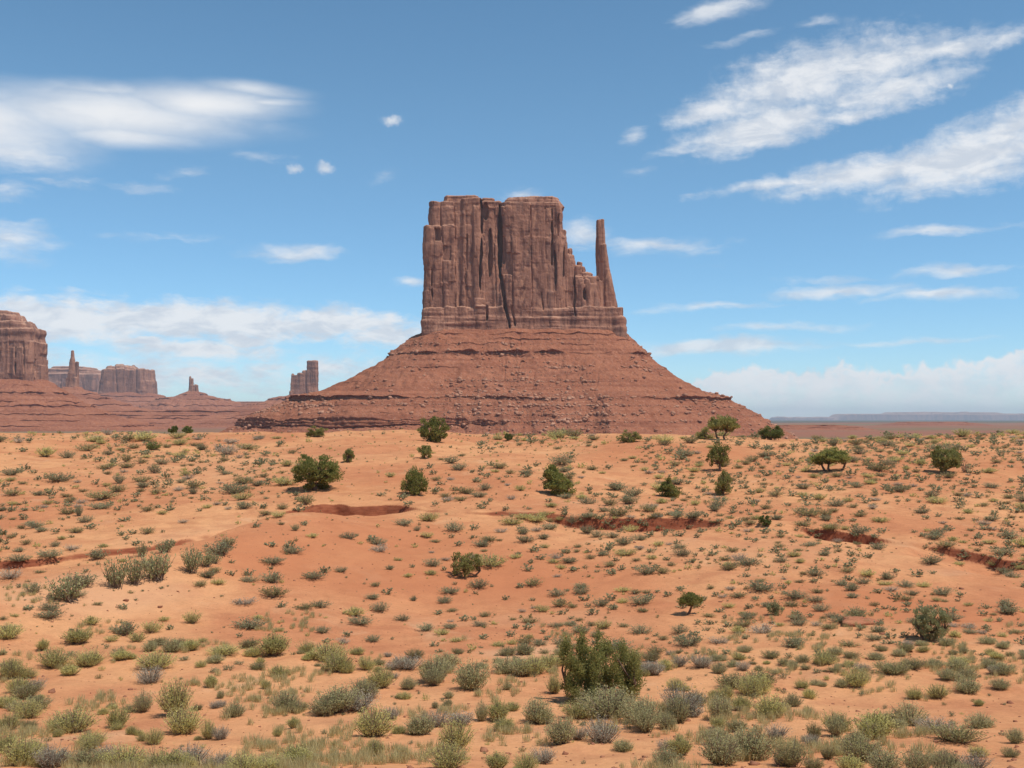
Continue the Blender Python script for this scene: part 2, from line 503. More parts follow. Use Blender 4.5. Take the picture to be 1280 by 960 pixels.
# arroyo: far bank as a polyline running left to right across the view (x, y) with bank height at each point
ARROYO = np.array([(-75, 70, .5), (-45, 69, .55), (-30, 70, .5), (-24, 73, .45), (-20, 81, .6), (-17.5, 89, .9), (-15, 92.5, 1.1), (-11, 92, 1.1), (-8.3, 90, .3), (-4, 88.5, .12), (-1.0, 88.2, .4), (3.0, 87.4, .55),
                   (6, 86.5, .95), (10, 85.5, 1.05), (13.2, 85, .8), (16, 84, .25), (20, 82.5, .12), (23.2, 81, .9), (25.6, 79.6, 1.2), (26.3, 77.6, .35), (28.0, 76.2, .15), (29.4, 74.4, .6), (31.0, 72.8, .75), (31.4, 70.8, .95), (33.0, 69.8, .4), (38, 67.0, .2), (60, 60, .3)], dtype=float)


def _polyline_field(x, y, pts):
    """signed distance to a polyline (positive on its far side) and the value carried along it"""
    best = np.full(x.shape, 1e9); sgn = np.ones(x.shape); val = np.zeros(x.shape)
    for (ax, ay, av), (bx, by, bv) in zip(pts[:-1], pts[1:]):
        dx, dy = bx - ax, by - ay
        tt = np.clip(((x - ax) * dx + (y - ay) * dy) / (dx * dx + dy * dy), 0, 1)
        d = np.hypot(x - ax - tt * dx, y - ay - tt * dy)
        s = np.where(dx * (y - ay) - dy * (x - ax) >= 0, 1.0, -1.0)
        m = d < best
        best = np.where(m, d, best); sgn = np.where(m, s, sgn); val = np.where(m, av + tt * (bv - av), val)
    return best * sgn, val


def _seg_dist(x, y, pts):
    best = np.full(x.shape, 1e9)
    for (ax, ay), (bx, by) in zip(pts[:-1], pts[1:]):
        dx, dy = bx - ax, by - ay
        tt = np.clip(((x - ax) * dx + (y - ay) * dy) / (dx * dx + dy * dy), 0, 1)
        best = np.minimum(best, np.hypot(x - ax - tt * dx, y - ay - tt * dy))
    return best


def smooth01(v):
    v = np.clip(v, 0, 1)
    return v * v * (3 - 2 * v)


def ground_height(x, y):
    x = np.asarray(x, dtype=np.float64); y = np.asarray(y, dtype=np.float64)
    x, y = np.broadcast_arrays(x, y)
    shp = x.shape; x = np.atleast_1d(x); y = np.atleast_1d(y)
    z = np.interp(y + 5.0 * vn2(x / 45 + 3, y / 45), _py, _pz)
    near = np.clip((y - 6) / 20, 0, 1) * np.clip((420 - y) / 150, 0, 1) * np.clip((260 - np.abs(x)) / 80, 0, 1)
    rough = 0.55 + 0.45 * np.clip((y - 70) / 60, 0, 1)
    bump = 1.2 * rough * vn2(x / 19 + 31, y / 26) + 0.50 * rough * fbm2(x / 6.3 + 5, y / 7.0, 2) + 0.13 * fbm2(x / 1.7, y / 1.7, 2) + 0.05 * fbm2(x / 0.5, y / 0.5, 2)
    bump = bump + np.clip((y - 135) / 50, 0, 1) * (1.1 * vn2(x / 33 + 8, y / 70) + .45 * vn2(x / 11, y / 30))
    far = np.clip((y - 350) / 500, 0, 1)
    bump = bump * near + far * (7.0 * fbm2(x / 900 + 4, y / 700, 3)) * np.clip(1.2 - y / 40000, 0.3, 1)
    z = z + bump
    m = (near > 0) & (y < 130) & (y > 30)
    if np.any(m):
        xm, ym = x[m], y[m]
        # the bare mound in the left foreground
        sd, _v = _polyline_field(xm + 1.2 * vn2(xm / 5, ym / 6), ym, np.array([(-29, 44, 1), (-24.5, 55, 1), (-19.8, 65, 1), (-17.2, 73, 1), (-15.8, 79, 1)], float))
        up = 1.45 * np.exp(-(np.where(sd > 0, sd / 2.4, sd / 6.0)) ** 2)
        d2 = _seg_dist(xm, ym, [(-14, 60), (-8, 66)])
        up = up + 0.35 * np.exp(-(d2 / 6.5) ** 2)
        # scour hollow in the middle
        up = up - 0.45 * np.exp(-(((xm + 1) / 11) ** 2 + ((ym - 60) / 9) ** 2))
        wx = xm + 1.5 * vn2(xm / 3.4, ym / 3.4) + 0.25 * vn2(xm / 0.9 + 7, ym / 0.9)
        wy = ym + 1.5 * vn2(xm / 3.2 + 9, ym / 3.2) + 0.25 * vn2(xm / 0.9 + 3, ym / 0.9)
        s, depth = _polyline_field(wx, wy, ARROYO)
        cut = np.where(s > 0, 1 - smooth01((s - 0.02) / 0.62), smooth01((s + 5.5) / 4.2))
        up = up - depth * cut
        z = np.array(z, copy=True); z[m] += up
    return z.reshape(shp)


def pixel_ray(px, py):
    cx = (px - 640.0) / FPX; cy = (480.0 - py) / FPX
    c, s = math.cos(PITCH), math.sin(PITCH)
    return cx, c - s * cy, s + c * cy      # camera space (cx, cy, -1) turned into the world


_YS = np.concatenate([np.arange(12, 120, 0.1), np.arange(120, 330, 0.25)])


def on_ground(px, py):
    """the point of the ground seen at a photo pixel"""
    dx, dy, dz = pixel_ray(px, py)
    xs = _YS * dx / dy
    zz = ground_height(xs, _YS)
    hit = np.nonzero(zz >= _YS * dz / dy)[0]
    i = hit[0] if len(hit) else int(np.argmin(np.abs(_YS - 205)))
    return float(xs[i]), float(_YS[i]), float(zz[i])


def build_ground():
    xa = np.concatenate([np.arange(-95, -26, 0.32), np.arange(-26, 42, 0.19), np.arange(42, 95.01, 0.32)])
    g = [0.32 * 1.09 ** i for i in range(1, 110)]
    ext = xa[-1] + np.cumsum(g); ext = ext[ext < 30000]
    X = np.concatenate([-ext[::-1] - .3, xa, ext])
    ya = np.concatenate([np.arange(8, 64, 0.27), np.arange(64, 95, 0.14), np.arange(95, 132, 0.27)])
    yb = np.arange(132, 230, 0.6)
    yc = [230.0]; st = 0.7
    while yc[-1] < 28500:
        yc.append(yc[-1] + st); st *= 1.055
    yd = [8.0]; st = 0.4
    while yd[-1] > -3000:
        yd.append(yd[-1] - st); st *= 1.25
    Y = np.concatenate([np.array(yd[1:])[::-1], ya, yb, np.array(yc)])
    gx, gy = np.meshgrid(X, Y)
    gz = ground_height(gx, gy)
    nx, ny = len(X), len(Y)
    V = np.stack([gx.ravel(), gy.ravel(), gz.ravel()], 1)
    i = np.arange(ny - 1)[:, None] * nx + np.arange(nx - 1)[None, :]
    i = i.ravel()
    F = np.stack([i, i + 1, i + nx + 1, i + nx], 1)
    me = mesh_np('ground', V, F, M_GROUND, True)
    # kinds of soil: 0 pale silt in the washes, 0.5 plain sand, 1 red clay on the bare slopes
    soil = np.full(len(V), 0.5)
    near = (V[:, 1] > 15) & (V[:, 1] < 230) & (np.abs(V[:, 0]) < 130)
    x, y = V[near, 0], V[near, 1]
    acc = np.zeros(len(x))
    wx = x + 5 * vn2(x / 9, y / 11) + 2 * vn2(x / 2.5, y / 3); wy = y + 7 * vn2(x / 11 + 5, y / 13) + 3 * vn2(x / 3, y / 4 + 8)
    for (px, py, rx, ry, v) in SOILS:
        cx, cy, _ = on_ground(px, py)
        far_y = on_ground(px, py - ry)[1]; near_y = on_ground(px, py + ry)[1]
        hy = max(2.0, (far_y - near_y) / 2); cy = (far_y + near_y) / 2; hx = rx * cy / FPX
        acc += v * 0.5 * np.exp(-(((wx - cx) / hx) ** 2 + ((wy - cy) / hy) ** 2) ** 1.5)
    soil[near] = np.clip(0.5 + acc, 0, 1)
    at = me.attributes.new('soil', 'FLOAT', 'POINT')
    at.data.foreach_set('value', soil.astype(np.float32))
    link('ground', me, kind='structure')


# photo column, row, half width, half height, redness
SOILS = [(500, 705, 170, 55, .8), (520, 610, 140, 28, .55), (960, 760, 170, 24, .8), (860, 575, 170, 15, .6), (330, 700, 80, 35, .6), (1150, 772, 130, 22, .7), (700, 730, 140, 30, .45), (90, 650, 140, 18, .35),
         (1180, 590, 120, 22, .4), (690, 812, 62, 8, -1.0), (475, 543, 90, 3, .35), (130, 735, 150, 28, -.7), (1212, 724, 30, 6, -.35), (560, 900, 420, 50, -.15), (1000, 880, 260, 30, -.15), (980, 700, 200, 22, -.35), (260, 590, 200, 25, -.3),
         (790, 640, 140, 10, -.4), (640, 775, 300, 12, -.4), (300, 655, 90, 9, -.4)]


build_ground()

# ------------------------------------------------------------------ buttes, mesas and spires
def surface_nets(f, org, h):
    s = f < 0
    nx, ny, nz = f.shape
    cnt = np.zeros((nx - 1, ny - 1, nz - 1), np.int8)
    for dx in (0, 1):
        for dy in (0, 1):
            for dz in (0, 1):
                cnt += s[dx:nx - 1 + dx, dy:ny - 1 + dy, dz:nz - 1 + dz]
    mask = (cnt > 0) & (cnt < 8)
    I, J, K = np.nonzero(mask)
    idx = np.full(mask.shape, -1, np.int32)
    idx[I, J, K] = np.arange(len(I))
    acc = np.zeros((len(I), 3), np.float32); num = np.zeros(len(I), np.float32)
    corners = [(a, b, c) for a in (0, 1) for b in (0, 1) for c in (0, 1)]
    vals = {c: f[I + c[0], J + c[1], K + c[2]] for c in corners}
    for a in corners:
        for ax in range(3):
            if a[ax]:
                continue
            b = tuple(1 if i == ax else a[i] for i in range(3))
            fa, fb = vals[a], vals[b]
            x = (fa < 0) != (fb < 0)
            tt = np.where(x, fa / np.where(x, fa - fb, 1), 0)
            p = np.tile(np.array(a, np.float32), (len(I), 1)); p[:, ax] += tt
            acc[x] += p[x]; num[x] += 1
    V = (np.stack([I, J, K], 1) + acc / np.maximum(num, 1)[:, None]) * h + np.array(org)
    faces = []
    for ax in range(3):
        sl0 = [slice(None)] * 3; sl1 = [slice(None)] * 3
        sl0[ax] = slice(0, -1); sl1[ax] = slice(1, None)
        a, b = s[tuple(sl0)], s[tuple(sl1)]
        x = a != b
        o1, o2 = (ax + 1) % 3, (ax + 2) % 3
        lim = [slice(None)] * 3
        lim[o1] = slice(1, -1); lim[o2] = slice(1, -1)
        x2 = np.zeros_like(x); x2[tuple(lim)] = x[tuple(lim)]
        C = np.stack(np.nonzero(x2), 1)
        flip = a[C[:, 0], C[:, 1], C[:, 2]]
        def q(d1, d2):
            c = C.copy(); c[:, o1] -= d1; c[:, o2] -= d2
            return idx[c[:, 0], c[:, 1], c[:, 2]]
        Q = np.stack([q(1, 1), q(0, 1), q(0, 0), q(1, 0)], 1)
        Q[~flip] = Q[~flip][:, ::-1]
        faces.append(Q)
    return V, np.concatenate(faces)


def cliff_mesh(name, blocks, k, D, mat, seed=1, vox=1.0, jitter=1.0, cuts=(), bands=(), col_w=(7, 18), bed_amp=0.45, rough=1.0, col_amp=1.0, smooth=False):
    """solid rock from tapered blocks. Sizes in photo pixels at distance D (k metres each): x = px - 640, z = rows above the horizon.
    block: (px0, px1, px0 at top, px1 at top, row of top, row of bottom, half depth, depth offset, corner)"""
    rng = np.random.default_rng(seed)
    x0 = min(min(b[0], b[2]) for b in blocks) - 640 - 7; x1 = max(max(b[1], b[3]) for b in blocks) - 640 + 7
    yh = max(b[6] + abs(b[7]) for b in blocks) + 7
    z1 = HORIZON - min(b[4] for b in blocks) + 6; z0 = HORIZON - max(b[5] for b in blocks) - 2
    gx = np.arange(x0, x1, vox, dtype=np.float32); gy = np.arange(-yh, yh, vox, dtype=np.float32); gz = np.arange(z0, z1, vox, dtype=np.float32)
    f = np.full((len(gx), len(gy), len(gz)), 50.0, np.float32)
    for (p0, p1, q0, q1, top, bot, hd, yo, r) in blocks:
        zt, zb = HORIZON - top, HORIZON - bot
        lo, hi = min(p0, q0) - 640 - 14, max(p1, q1) - 640 + 14
        i0, i1 = np.searchsorted(gx, lo), np.searchsorted(gx, hi)
        j0, j1 = np.searchsorted(gy, yo - hd - 14), np.searchsorted(gy, yo + hd + 14)
        x = gx[i0:i1, None, None]; y = gy[None, j0:j1, None]; z = gz[None, None, :]
        tt = np.clip((z - zb) / (zt - zb), 0, 1)
        c = ((p0 + p1) / 2 - 640) * (1 - tt) + ((q0 + q1) / 2 - 640) * tt
        hw = (p1 - p0) / 2 * (1 - tt) + (q1 - q0) / 2 * tt
        hdz = hd * (1 - 0.10 * tt) if hd > 12 else hd * (1 - 0.45 * tt)
        rr = np.minimum(r, np.minimum(hw, hdz) * 0.95)
        qx = np.abs(x - c) - hw + rr; qy = np.abs(y - yo) - hdz + rr
        d2 = np.hypot(np.maximum(qx, 0), np.maximum(qy, 0)) + np.minimum(np.maximum(qx, qy), 0) - rr
        dz = np.maximum(z - zt, zb - z)
        rt = 1.5
        a = np.maximum(d2 + rt, 0); b = np.maximum(dz + rt, 0)
        d = np.hypot(a, b) + np.minimum(np.maximum(d2 + rt, dz + rt), 0) - rt
        f[i0:i1, j0:j1, :] = np.minimum(f[i0:i1, j0:j1, :], d)
    near = np.abs(f) < 8
    I, J, K = np.nonzero(near)
    x = gx[I]; y = gy[J]; z = gz[K]
    d = f[I, J, K]
    # vertical joints: columns of uneven width, each set a little forward or back, cut again at uneven heights
    u = x + 0.55 * y + 2.2 * vn3(x / 22, y / 22, z / 34)
    umin = float(u.min()) - 5; span = float(u.max()) - umin + 10
    edges = [0.0]
    while edges[-1] < span:
        edges.append(edges[-1] + rng.uniform(*col_w))
    edges = np.array(edges)
    ci = np.clip(np.searchsorted(edges, u - umin) - 1, 0, len(edges) - 2)
    off = rng.normal(0, col_amp, len(edges))
    zb = ((z + rng.uniform(0, 60, len(edges))[ci]) / rng.uniform(22, 60, len(edges))[ci]).astype(int) & 31
    off2 = rng.normal(0, col_amp * 0.65, (len(edges), 32))
    F = off[ci] + off2[ci, zb]
    de = np.minimum(u - umin - edges[ci], edges[np.minimum(ci + 1, len(edges) - 1)] - (u - umin))
    cr = rng.uniform(0, 1, len(edges))[ci] * np.clip(1.2 + 5 * vn3(u / 9, y / 30, z / 26), 0, 1.6)
    F = F + np.clip(1 - de / 0.9, 0, 1) * cr * 3.2
    base = np.ones_like(d)
    for (row0, row1, amp, per) in bands:      # well bedded courses: ledges instead of columns
        zz0, zz1 = HORIZON - row1, HORIZON - row0
        w = np.clip((z - zz0) / 2 + 1, 0, 1) * np.clip((zz1 - z) / 2 + 1, 0, 1)
        base = base * (1 - 0.75 * w)
        d = d + w * amp * (2 * vn3(x / 60, y / 60, z / per) + 1.2 * vn3(x / 25 + 9, y / 25, z / (per * 0.45)))
    d = d + F * jitter * base
    d = d + 0.6 * bed_amp * 2 * vn3(x / 70, y / 70, z / 3.1)
    # broken faces: angular blocks of several sizes left by rockfall
    for (sx, sz, am) in ((11.0, 34.0, 2.0), (5.2, 15.0, 1.1), (2.3, 5.5, 0.7)):
        iu = np.floor((u + 1.6 * vn3(x / 8, y / 8, z / (2 * sz))) / sx).astype(int)
        iz = np.floor((z + 40 * LAT2[iu & 255, 7] + 2.5 * vn3(x / 7, y / 7, z / 30)) / sz).astype(int)
        d = d + 0.62 * rough * am * (LAT2[iu & 255, (iz * 3 + 11) & 255] - 0.5) * (0.35 + 0.65 * base)
    d = d + rough * (2.6 * vn3(x / 15, y / 15, z / 21) + 0.7 * vn3(x / 5.5 + 3, y / 5.5, z / 8) + 0.5 * vn3(x / 2.3, y / 2.3 + 5, z / 3.0))
    for cut in cuts:      # hollows and clefts open to the front, tapering to both ends, some leaning
        p0, p1, r0, r1, ydeep = cut[:5]
        lean = cut[5] if len(cut) > 5 else 0.0
        wob = 1.6 * vn3(x / 7, y / 7, z / 9 + 4) + 1.0 * vn3(x / 3, y / 3, z / 4)
        e = np.clip((z - (HORIZON - (r0 + r1) / 2)) / ((r1 - r0) / 2), -1, 1)
        hwid = (p1 - p0) / 2 * (1 - 0.75 * np.abs(e) ** 2.5) if r1 - r0 > 2 * (p1 - p0) else (p1 - p0) / 2
        q = np.maximum(np.abs(x - ((p0 + p1) / 2 - 640) + lean * e + 2.2 * vn3(z / 17, z * 0 + p0, z * 0)) - hwid, np.abs(z - (HORIZON - (r0 + r1) / 2)) - (r1 - r0) / 2) + wob
        q = np.maximum(q, y - ydeep)
        d = np.maximum(d, -q)
    f[I, J, K] = d
    V, Q = surface_nets(f, (x0, -yh, z0), vox)
    V = V * k
    V[:, 1] += D
    return mesh_np(name, V, Q, mat, smooth)


def talus_mesh(name, cx, hw, hd, prof, ledges, k, D, mat, seed=1, side=lambda c: 1.0, n=900, m=200, rough=1.0, R=None, front_only=0.72):
    """skirt of scree round a tower, with bedrock ledges. Sizes in photo pixels at distance D.
    prof: (distance out, row) of the plain slope; ledges: (distance, height px, undercut px, mask(px) -> 0..1)"""
    R = R or hd * 0.8
    A, B = hw - R, hd - R
    # perimeter of a rounded box, sampled more finely in front
    w = R + 70.0
    segs = [2 * A, math.pi / 2 * w, 2 * B, math.pi / 2 * w]
    nf = int(n * front_only)
    def walk(u, back):
        """u in 0..1 along one half (left side -> front -> right side)"""
        L = B + math.pi / 2 * w + 2 * A + math.pi / 2 * w + B
        s = u * L
        px = np.zeros_like(s); pyy = np.zeros_like(s); nx = np.zeros_like(s); ny = np.zeros_like(s)
        e = [B, B + math.pi / 2 * w, B + math.pi / 2 * w + 2 * A, B + math.pi * w + 2 * A, L + 1e-6]
        a = s <= e[0]
        px[a] = -A; pyy[a] = -s[a]; nx[a] = -1
        a = (s > e[0]) & (s <= e[1]); th = (s[a] - e[0]) / w
        px[a] = -A; pyy[a] = -B; nx[a] = -np.cos(th); ny[a] = -np.sin(th)
        a = (s > e[1]) & (s <= e[2])
        px[a] = -A + s[a] - e[1]; pyy[a] = -B; ny[a] = -1
        a = (s > e[2]) & (s <= e[3]); th = (s[a] - e[2]) / w
        px[a] = A; pyy[a] = -B; nx[a] = np.sin(th); ny[a] = -np.cos(th)
        a = s > e[3]
        px[a] = A; pyy[a] = -B + s[a] - e[3]; nx[a] = 1
        if back:
            px, pyy, nx, ny = -px, -pyy, -nx, -ny
        return px, pyy, nx, ny
    h1 = walk(np.arange(nf) / nf, False)
    h2 = walk(np.arange(n - nf) / (n - nf), True)
    bx, by, nx, ny = [np.concatenate([a, b]) for a, b in zip(h1, h2)]
    ds = np.array([p[0] for p in prof], float); rs = np.array([HORIZON - p[1] for p in prof], float)
    # parameter along the slope, packed more finely at the ledges
    t0 = np.linspace(ds[0], ds[-1], m - 13 * len(ledges))
    extra = []
    for (dist, hgt, under, mask) in ledges:
        extra.append(dist + np.concatenate([np.linspace(-1.2, 0, 3), np.linspace(0.01, 0.30, 10)]))
    t = np.sort(np.concatenate([t0] + extra))
    T = t[:, None] * np.ones_like(bx)[None, :]
    sd = side(nx)[None, :]
    ang = np.cumsum(np.hypot(np.diff(bx + 60 * nx, prepend=bx[0] + 60 * nx[0]), np.diff(by + 60 * ny, prepend=by[0] + 60 * ny[0])))[None, :]
    lobes = 1 + 0.20 * fbm2(ang / 45 + seed, T / 300, 2) * np.clip(T / 40, 0, 1) + 0.05 * vn2(ang / 14, T / 80 + seed) * np.clip(T / 40, 0, 1)
    dist = T.copy()
    Z = np.interp(T, ds, rs)
    for (dl, hgt, under, mask) in ledges:
        pxs = (cx + bx + nx * (R + dl * sd[0]))[None, :]
        mk = mask(pxs) * (1.0 if hgt > 10 else np.clip(1.0 + 2.2 * vn2(ang / 20 + dl, 0 * ang), 0, 1))
        mk = np.clip(mk, 0, 1)
        q = (T - dl)
        face = (q > 0) & (q < 0.305)
        a = np.clip(q / 0.3, 0, 1)
        hh = hgt * (0.75 + 0.7 * vn2(ang / 9 + 3 * dl, 0 * ang))
        # above the lip: a flat shelf that builds up; below: drop by the ledge height, then scree levels out again
        lift = np.where(q <= 0, np.exp(np.minimum(q, 0) / (16.0 if hgt < 10 else 26.0)) * 0.5, np.where(face, 0.5 - a, -0.5 * np.exp(-np.maximum(q - 0.3, 0) / 20.0)))
        Z = Z + mk * hh * lift
        jag = 1.4 * vn2(ang / 2.2 + dl, 0 * ang) + 2.6 * vn2(ang / 7.5, 0 * ang + dl)
        prof_in = np.where(face, -under * np.sin(np.pi * np.clip(a * 1.15, 0, 1)) + 0.5 * np.where(((a * 5).astype(int) % 2) == 0, 0.9, -0.9) * (hgt > 5) + 3.0 * a * (hgt > 10), 0)
        wl = np.exp(-np.abs(np.where(face, 0, np.where(q < 0, q, q - 0.3))) / 2.5)
        dist = dist + mk * (jag * wl + prof_in)
    Rr = R + dist * sd * lobes
    X = bx[None, :] + nx[None, :] * Rr
    Y = by[None, :] + ny[None, :] * Rr
    amp = np.clip((T - ds[0]) / 12, 0, 1) * rough
    rill = 1 - np.abs(2 * vn2(ang / 11 + 3 * vn2(ang / 40, T / 40), T / 70 + seed)) * 2
    dn = -amp * 0.8 * np.clip(rill, 0, 1) ** 2 * np.clip(T / 50, 0, 1)
    dn = dn + amp * (2.2 * vn3(X / 17, Y / 17, Z / 17) + 2.2 * vn3(X / 6, Y / 6, Z / 6) + 0.9 * vn3(X / 2.6, Y / 2.6, Z / 2.2 + 3))
    bedded = amp * 0.9 * vn3(X / 50, Y / 50, Z / 1.9)
    dn = dn * 1.6
    X = X + nx[None, :] * (dn * 0.5 + bedded); Y = Y + ny[None, :] * (dn * 0.5 + bedded); Z = Z + 0.55 * dn
    nt, na = X.shape
    V = np.stack([(cx - 640 + X.ravel()) * k, Y.ravel() * k + D, Z.ravel() * k], 1)
    i = (np.arange(nt - 1)[:, None] * na + np.arange(na)[None, :]).ravel()
    j = (np.arange(nt - 1)[:, None] * na + (np.arange(na)[None, :] + 1) % na).ravel()
    F = np.stack([i, i + na, j + na, j], 1)
    top = np.arange(na)
    cv = len(V)
    V = np.concatenate([V, [[(cx - 640) * k, D, float(Z[0].mean()) * k]]])
    cap = np.stack([np.full(na, cv), top, (top + 1) % na], 1)
    me = mesh_np(name, V, [F, cap], mat, False)
    front = V[:-1].reshape(nt, na, 3)[:, :nf]
    return me, front


def band(*spans):
    """mask over photo columns from (start, end, strength) spans"""
    def f(px):
        m = np.zeros_like(px)
        for a, b, s in spans:
            m = np.maximum(m, s * np.clip((px - a) / 12, 0, 1) * np.clip((b - px) / 12, 0, 1))
        return m
    return f


CLIFF_A, CLIFF_B, CLIFF_D = (0.41, 0.200, 0.128), (0.325, 0.150, 0.096), (0.150, 0.066, 0.046)
TAL_A, TAL_B, TAL_D = (0.360, 0.142, 0.078), (0.300, 0.112, 0.061), (0.170, 0.058, 0.036)


def rock_mats(k):
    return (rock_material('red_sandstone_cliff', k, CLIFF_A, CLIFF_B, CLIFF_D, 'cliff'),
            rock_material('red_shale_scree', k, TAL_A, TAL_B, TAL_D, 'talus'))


# --- the great butte in the middle
DM = 1300.0; KM = DM / FPX
mc, mt = rock_mats(KM)
main = link('butte', None, None, (14, DM, -24), kind='structure', category='butte',
            label='great red sandstone butte with a slender thumb spire, above the middle of the sand')
W0 = Matrix.Translation((-14, -DM, 24))


def part(name, me, root, origin, **kw):
    """a mesh in world coordinates hung under its thing"""
    me.transform(Matrix.Translation((-origin[0], -origin[1], -origin[2])))
    return link(name, me, root, **kw)


blocks = [
    (533, 628, 539, 627, 256, 432, 36, 0, 10),      # left half
    (530, 578, 532, 576, 287, 432, 38, -1, 9),      # its lower left buttress
    (537, 575, 541, 575, 268, 300, 33, 2, 9),
    (552, 600, 556, 598, 247, 262, 26, 4, 8),       # cap slab
    (576, 603, 577, 602, 252, 432, 39, 0, 5),
    (602, 620, 603, 618, 251, 432, 33, 0, 5),       # recess between the halves
    (618, 628, 618, 627, 256, 432, 32, 0, 3),
    (625, 708, 627, 701, 258, 432, 40, 0, 9),       # right half
    (628, 705, 633, 696, 250, 262, 34, 3, 9),
    (640, 690, 646, 682, 248, 256, 28, 3, 8),
    (650, 695, 652, 690, 300, 432, 42, 0, 6),
    (632, 668, 634, 664, 345, 432, 43, 0, 5),
    (690, 710, 690, 706, 290, 432, 39, 2, 7),
    (702, 718, 704, 716, 322, 432, 32, 0, 5),       # stepped shoulder
    (707, 714, 709, 713, 313, 345, 6, -12, 3),
    (714, 734, 716, 731, 336, 432, 31, 0, 6),
    (719, 730, 721, 728, 328, 350, 8, -8, 4),
    (700, 752, 703, 747, 349, 432, 34, 0, 8),
    (712, 745, 716, 738, 342, 432, 30, 0, 6),
    (716, 742, 720, 738, 352, 432, 36, 0, 6),
    (742, 774, 744, 766, 385, 432, 30, 0, 6),
    (529, 778, 530, 776, 388, 436, 45, 0, 9),       # bedded plinth
    (528.5, 781, 529, 779, 399, 440, 47, 0, 9),
]
cuts = [(622, 628.5, 260, 352, -14), (629, 634, 340, 416, -26, 6.0), (627, 641, 320, 348, -35), (627, 633, 300, 335, -31),  (601, 604, 254, 304, -20), (600, 603, 300, 372, -26), (545, 553, 290, 306, -30), (574, 579, 288, 300, -34),
        (687.5, 690.5, 266, 336, -24), (696, 698, 272, 300, -33), (692, 694.5, 318, 360, -24), (556, 566, 312, 330, -35), (604, 612, 258, 280, -24), (727, 731, 362, 380, -27), (655, 657, 275, 312, -38), (668, 676, 310, 314, -38),
        (715, 718, 345, 400, -26), (608, 612, 385, 405, -34), (640, 643, 385, 412, -38, 2.0), (610.5, 616, 290, 352, -20), (583, 585.0, 296, 362, -33), (676, 677.6, 355, 392, -36), (541, 542.6, 340, 380, -33), (703, 704.6, 300, 352, -30)]
me = cliff_mesh('cliff', blocks, KM, DM, mc, seed=5, vox=0.92, cuts=cuts, bands=[(389, 420, 1.0, 3.4), (244, 262, 0.9, 3.0)], jitter=0.9, col_w=(8, 24))
part('cliff', me, main, main.location)
thumb = [(743.5, 765, 745.2, 755.0, 274.5, 432, 11, -6, 3.5), (748, 774, 750, 757.5, 306, 432, 13, -5, 4.5), (751, 779, 753, 762, 337, 432, 14, -5, 5), (738, 758, 742, 752, 352, 432, 15, -8, 4)]
me = cliff_mesh('spire', thumb, KM, DM, mc, seed=9, vox=0.8, col_w=(4, 8), jitter=0.30, rough=0.45, bed_amp=0.2)
part('spire', me, main, main.location)


def mside(c):
    return np.where(c < 0, 1 + 0.26 * np.abs(c), 1.0 - 0.05 * c)


prof = [(-8, 414), (0, 416), (6, 420), (12, 424), (40, 449), (70, 470), (105, 491), (138, 501), (150, 508), (178, 525), (190, 533), (206, 542), (225, 552), (262, 572)]
ledges = [(8, 3.0, 0.8, band((520, 800, .8))), (17, 2.6, 1.0, band((598, 690, 1.0), (560, 575, .7), (760, 800, .6))), (24, 1.8, .8, band((540, 640, .6), (700, 770, .5))),
          (36, 8.0, 2.6, band((455, 560, 1.0), (556, 702, 1.0), (705, 760, .25), (775, 850, .8))),
          (60, 2.5, 1.0, band((500, 580, .5), (690, 720, .7), (790, 850, .5))),
          (88, 2.2, 1.0, band((440, 500, .5), (610, 660, .5), (850, 900, .5))),
          (138, 6.5, 2.4, band((320, 530, 1.0), (530, 690, .75), (776, 960, 1.0))),
          (152, 2.5, 1.0, band((420, 520, .5), (880, 990, .6))),
          (180, 11.5, 0.3, band((150, 600, 1.0), (590, 640, .5), (930, 1000, .3))),
          (168, 2.5, 1.0, band((280, 520, .7)))]
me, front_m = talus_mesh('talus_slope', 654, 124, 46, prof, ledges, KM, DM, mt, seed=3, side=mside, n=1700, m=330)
part('talus_slope', me, main, main.location)


# --- loose rocks on the scree
def ico():
    p = (1 + 5 ** .5) / 2
    v = np.array([(-1, p, 0), (1, p, 0), (-1, -p, 0), (1, -p, 0), (0, -1, p), (0, 1, p), (0, -1, -p), (0, 1, -p), (p, 0, -1), (p, 0, 1), (-p, 0, -1), (-p, 0, 1)], float)
    f = np.array([(0, 11, 5), (0, 5, 1), (0, 1, 7), (0, 7, 10), (0, 10, 11), (1, 5, 9), (5, 11, 4), (11, 10, 2), (10, 7, 6), (7, 1, 8), (3, 9, 4), (3, 4, 2), (3, 2, 6), (3, 6, 8), (3, 8, 9), (4, 9, 5), (2, 4, 11), (6, 2, 10), (8, 6, 7), (9, 8, 1)])
    return v / np.linalg.norm(v[0]), f


ICO_V, ICO_F = ico()


def rock_shape(rng):
    v = ICO_V + rng.normal(0, 0.22, ICO_V.shape)
    v = np.sign(v) * np.abs(v) ** 0.75
    return v * np.array([1.0, rng.uniform(.7, 1), rng.uniform(.45, .85)])


def rotz(v, a):
    c, s = math.cos(a), math.sin(a)
    return np.stack([v[:, 0] * c - v[:, 1] * s, v[:, 0] * s + v[:, 1] * c, v[:, 2]], 1)


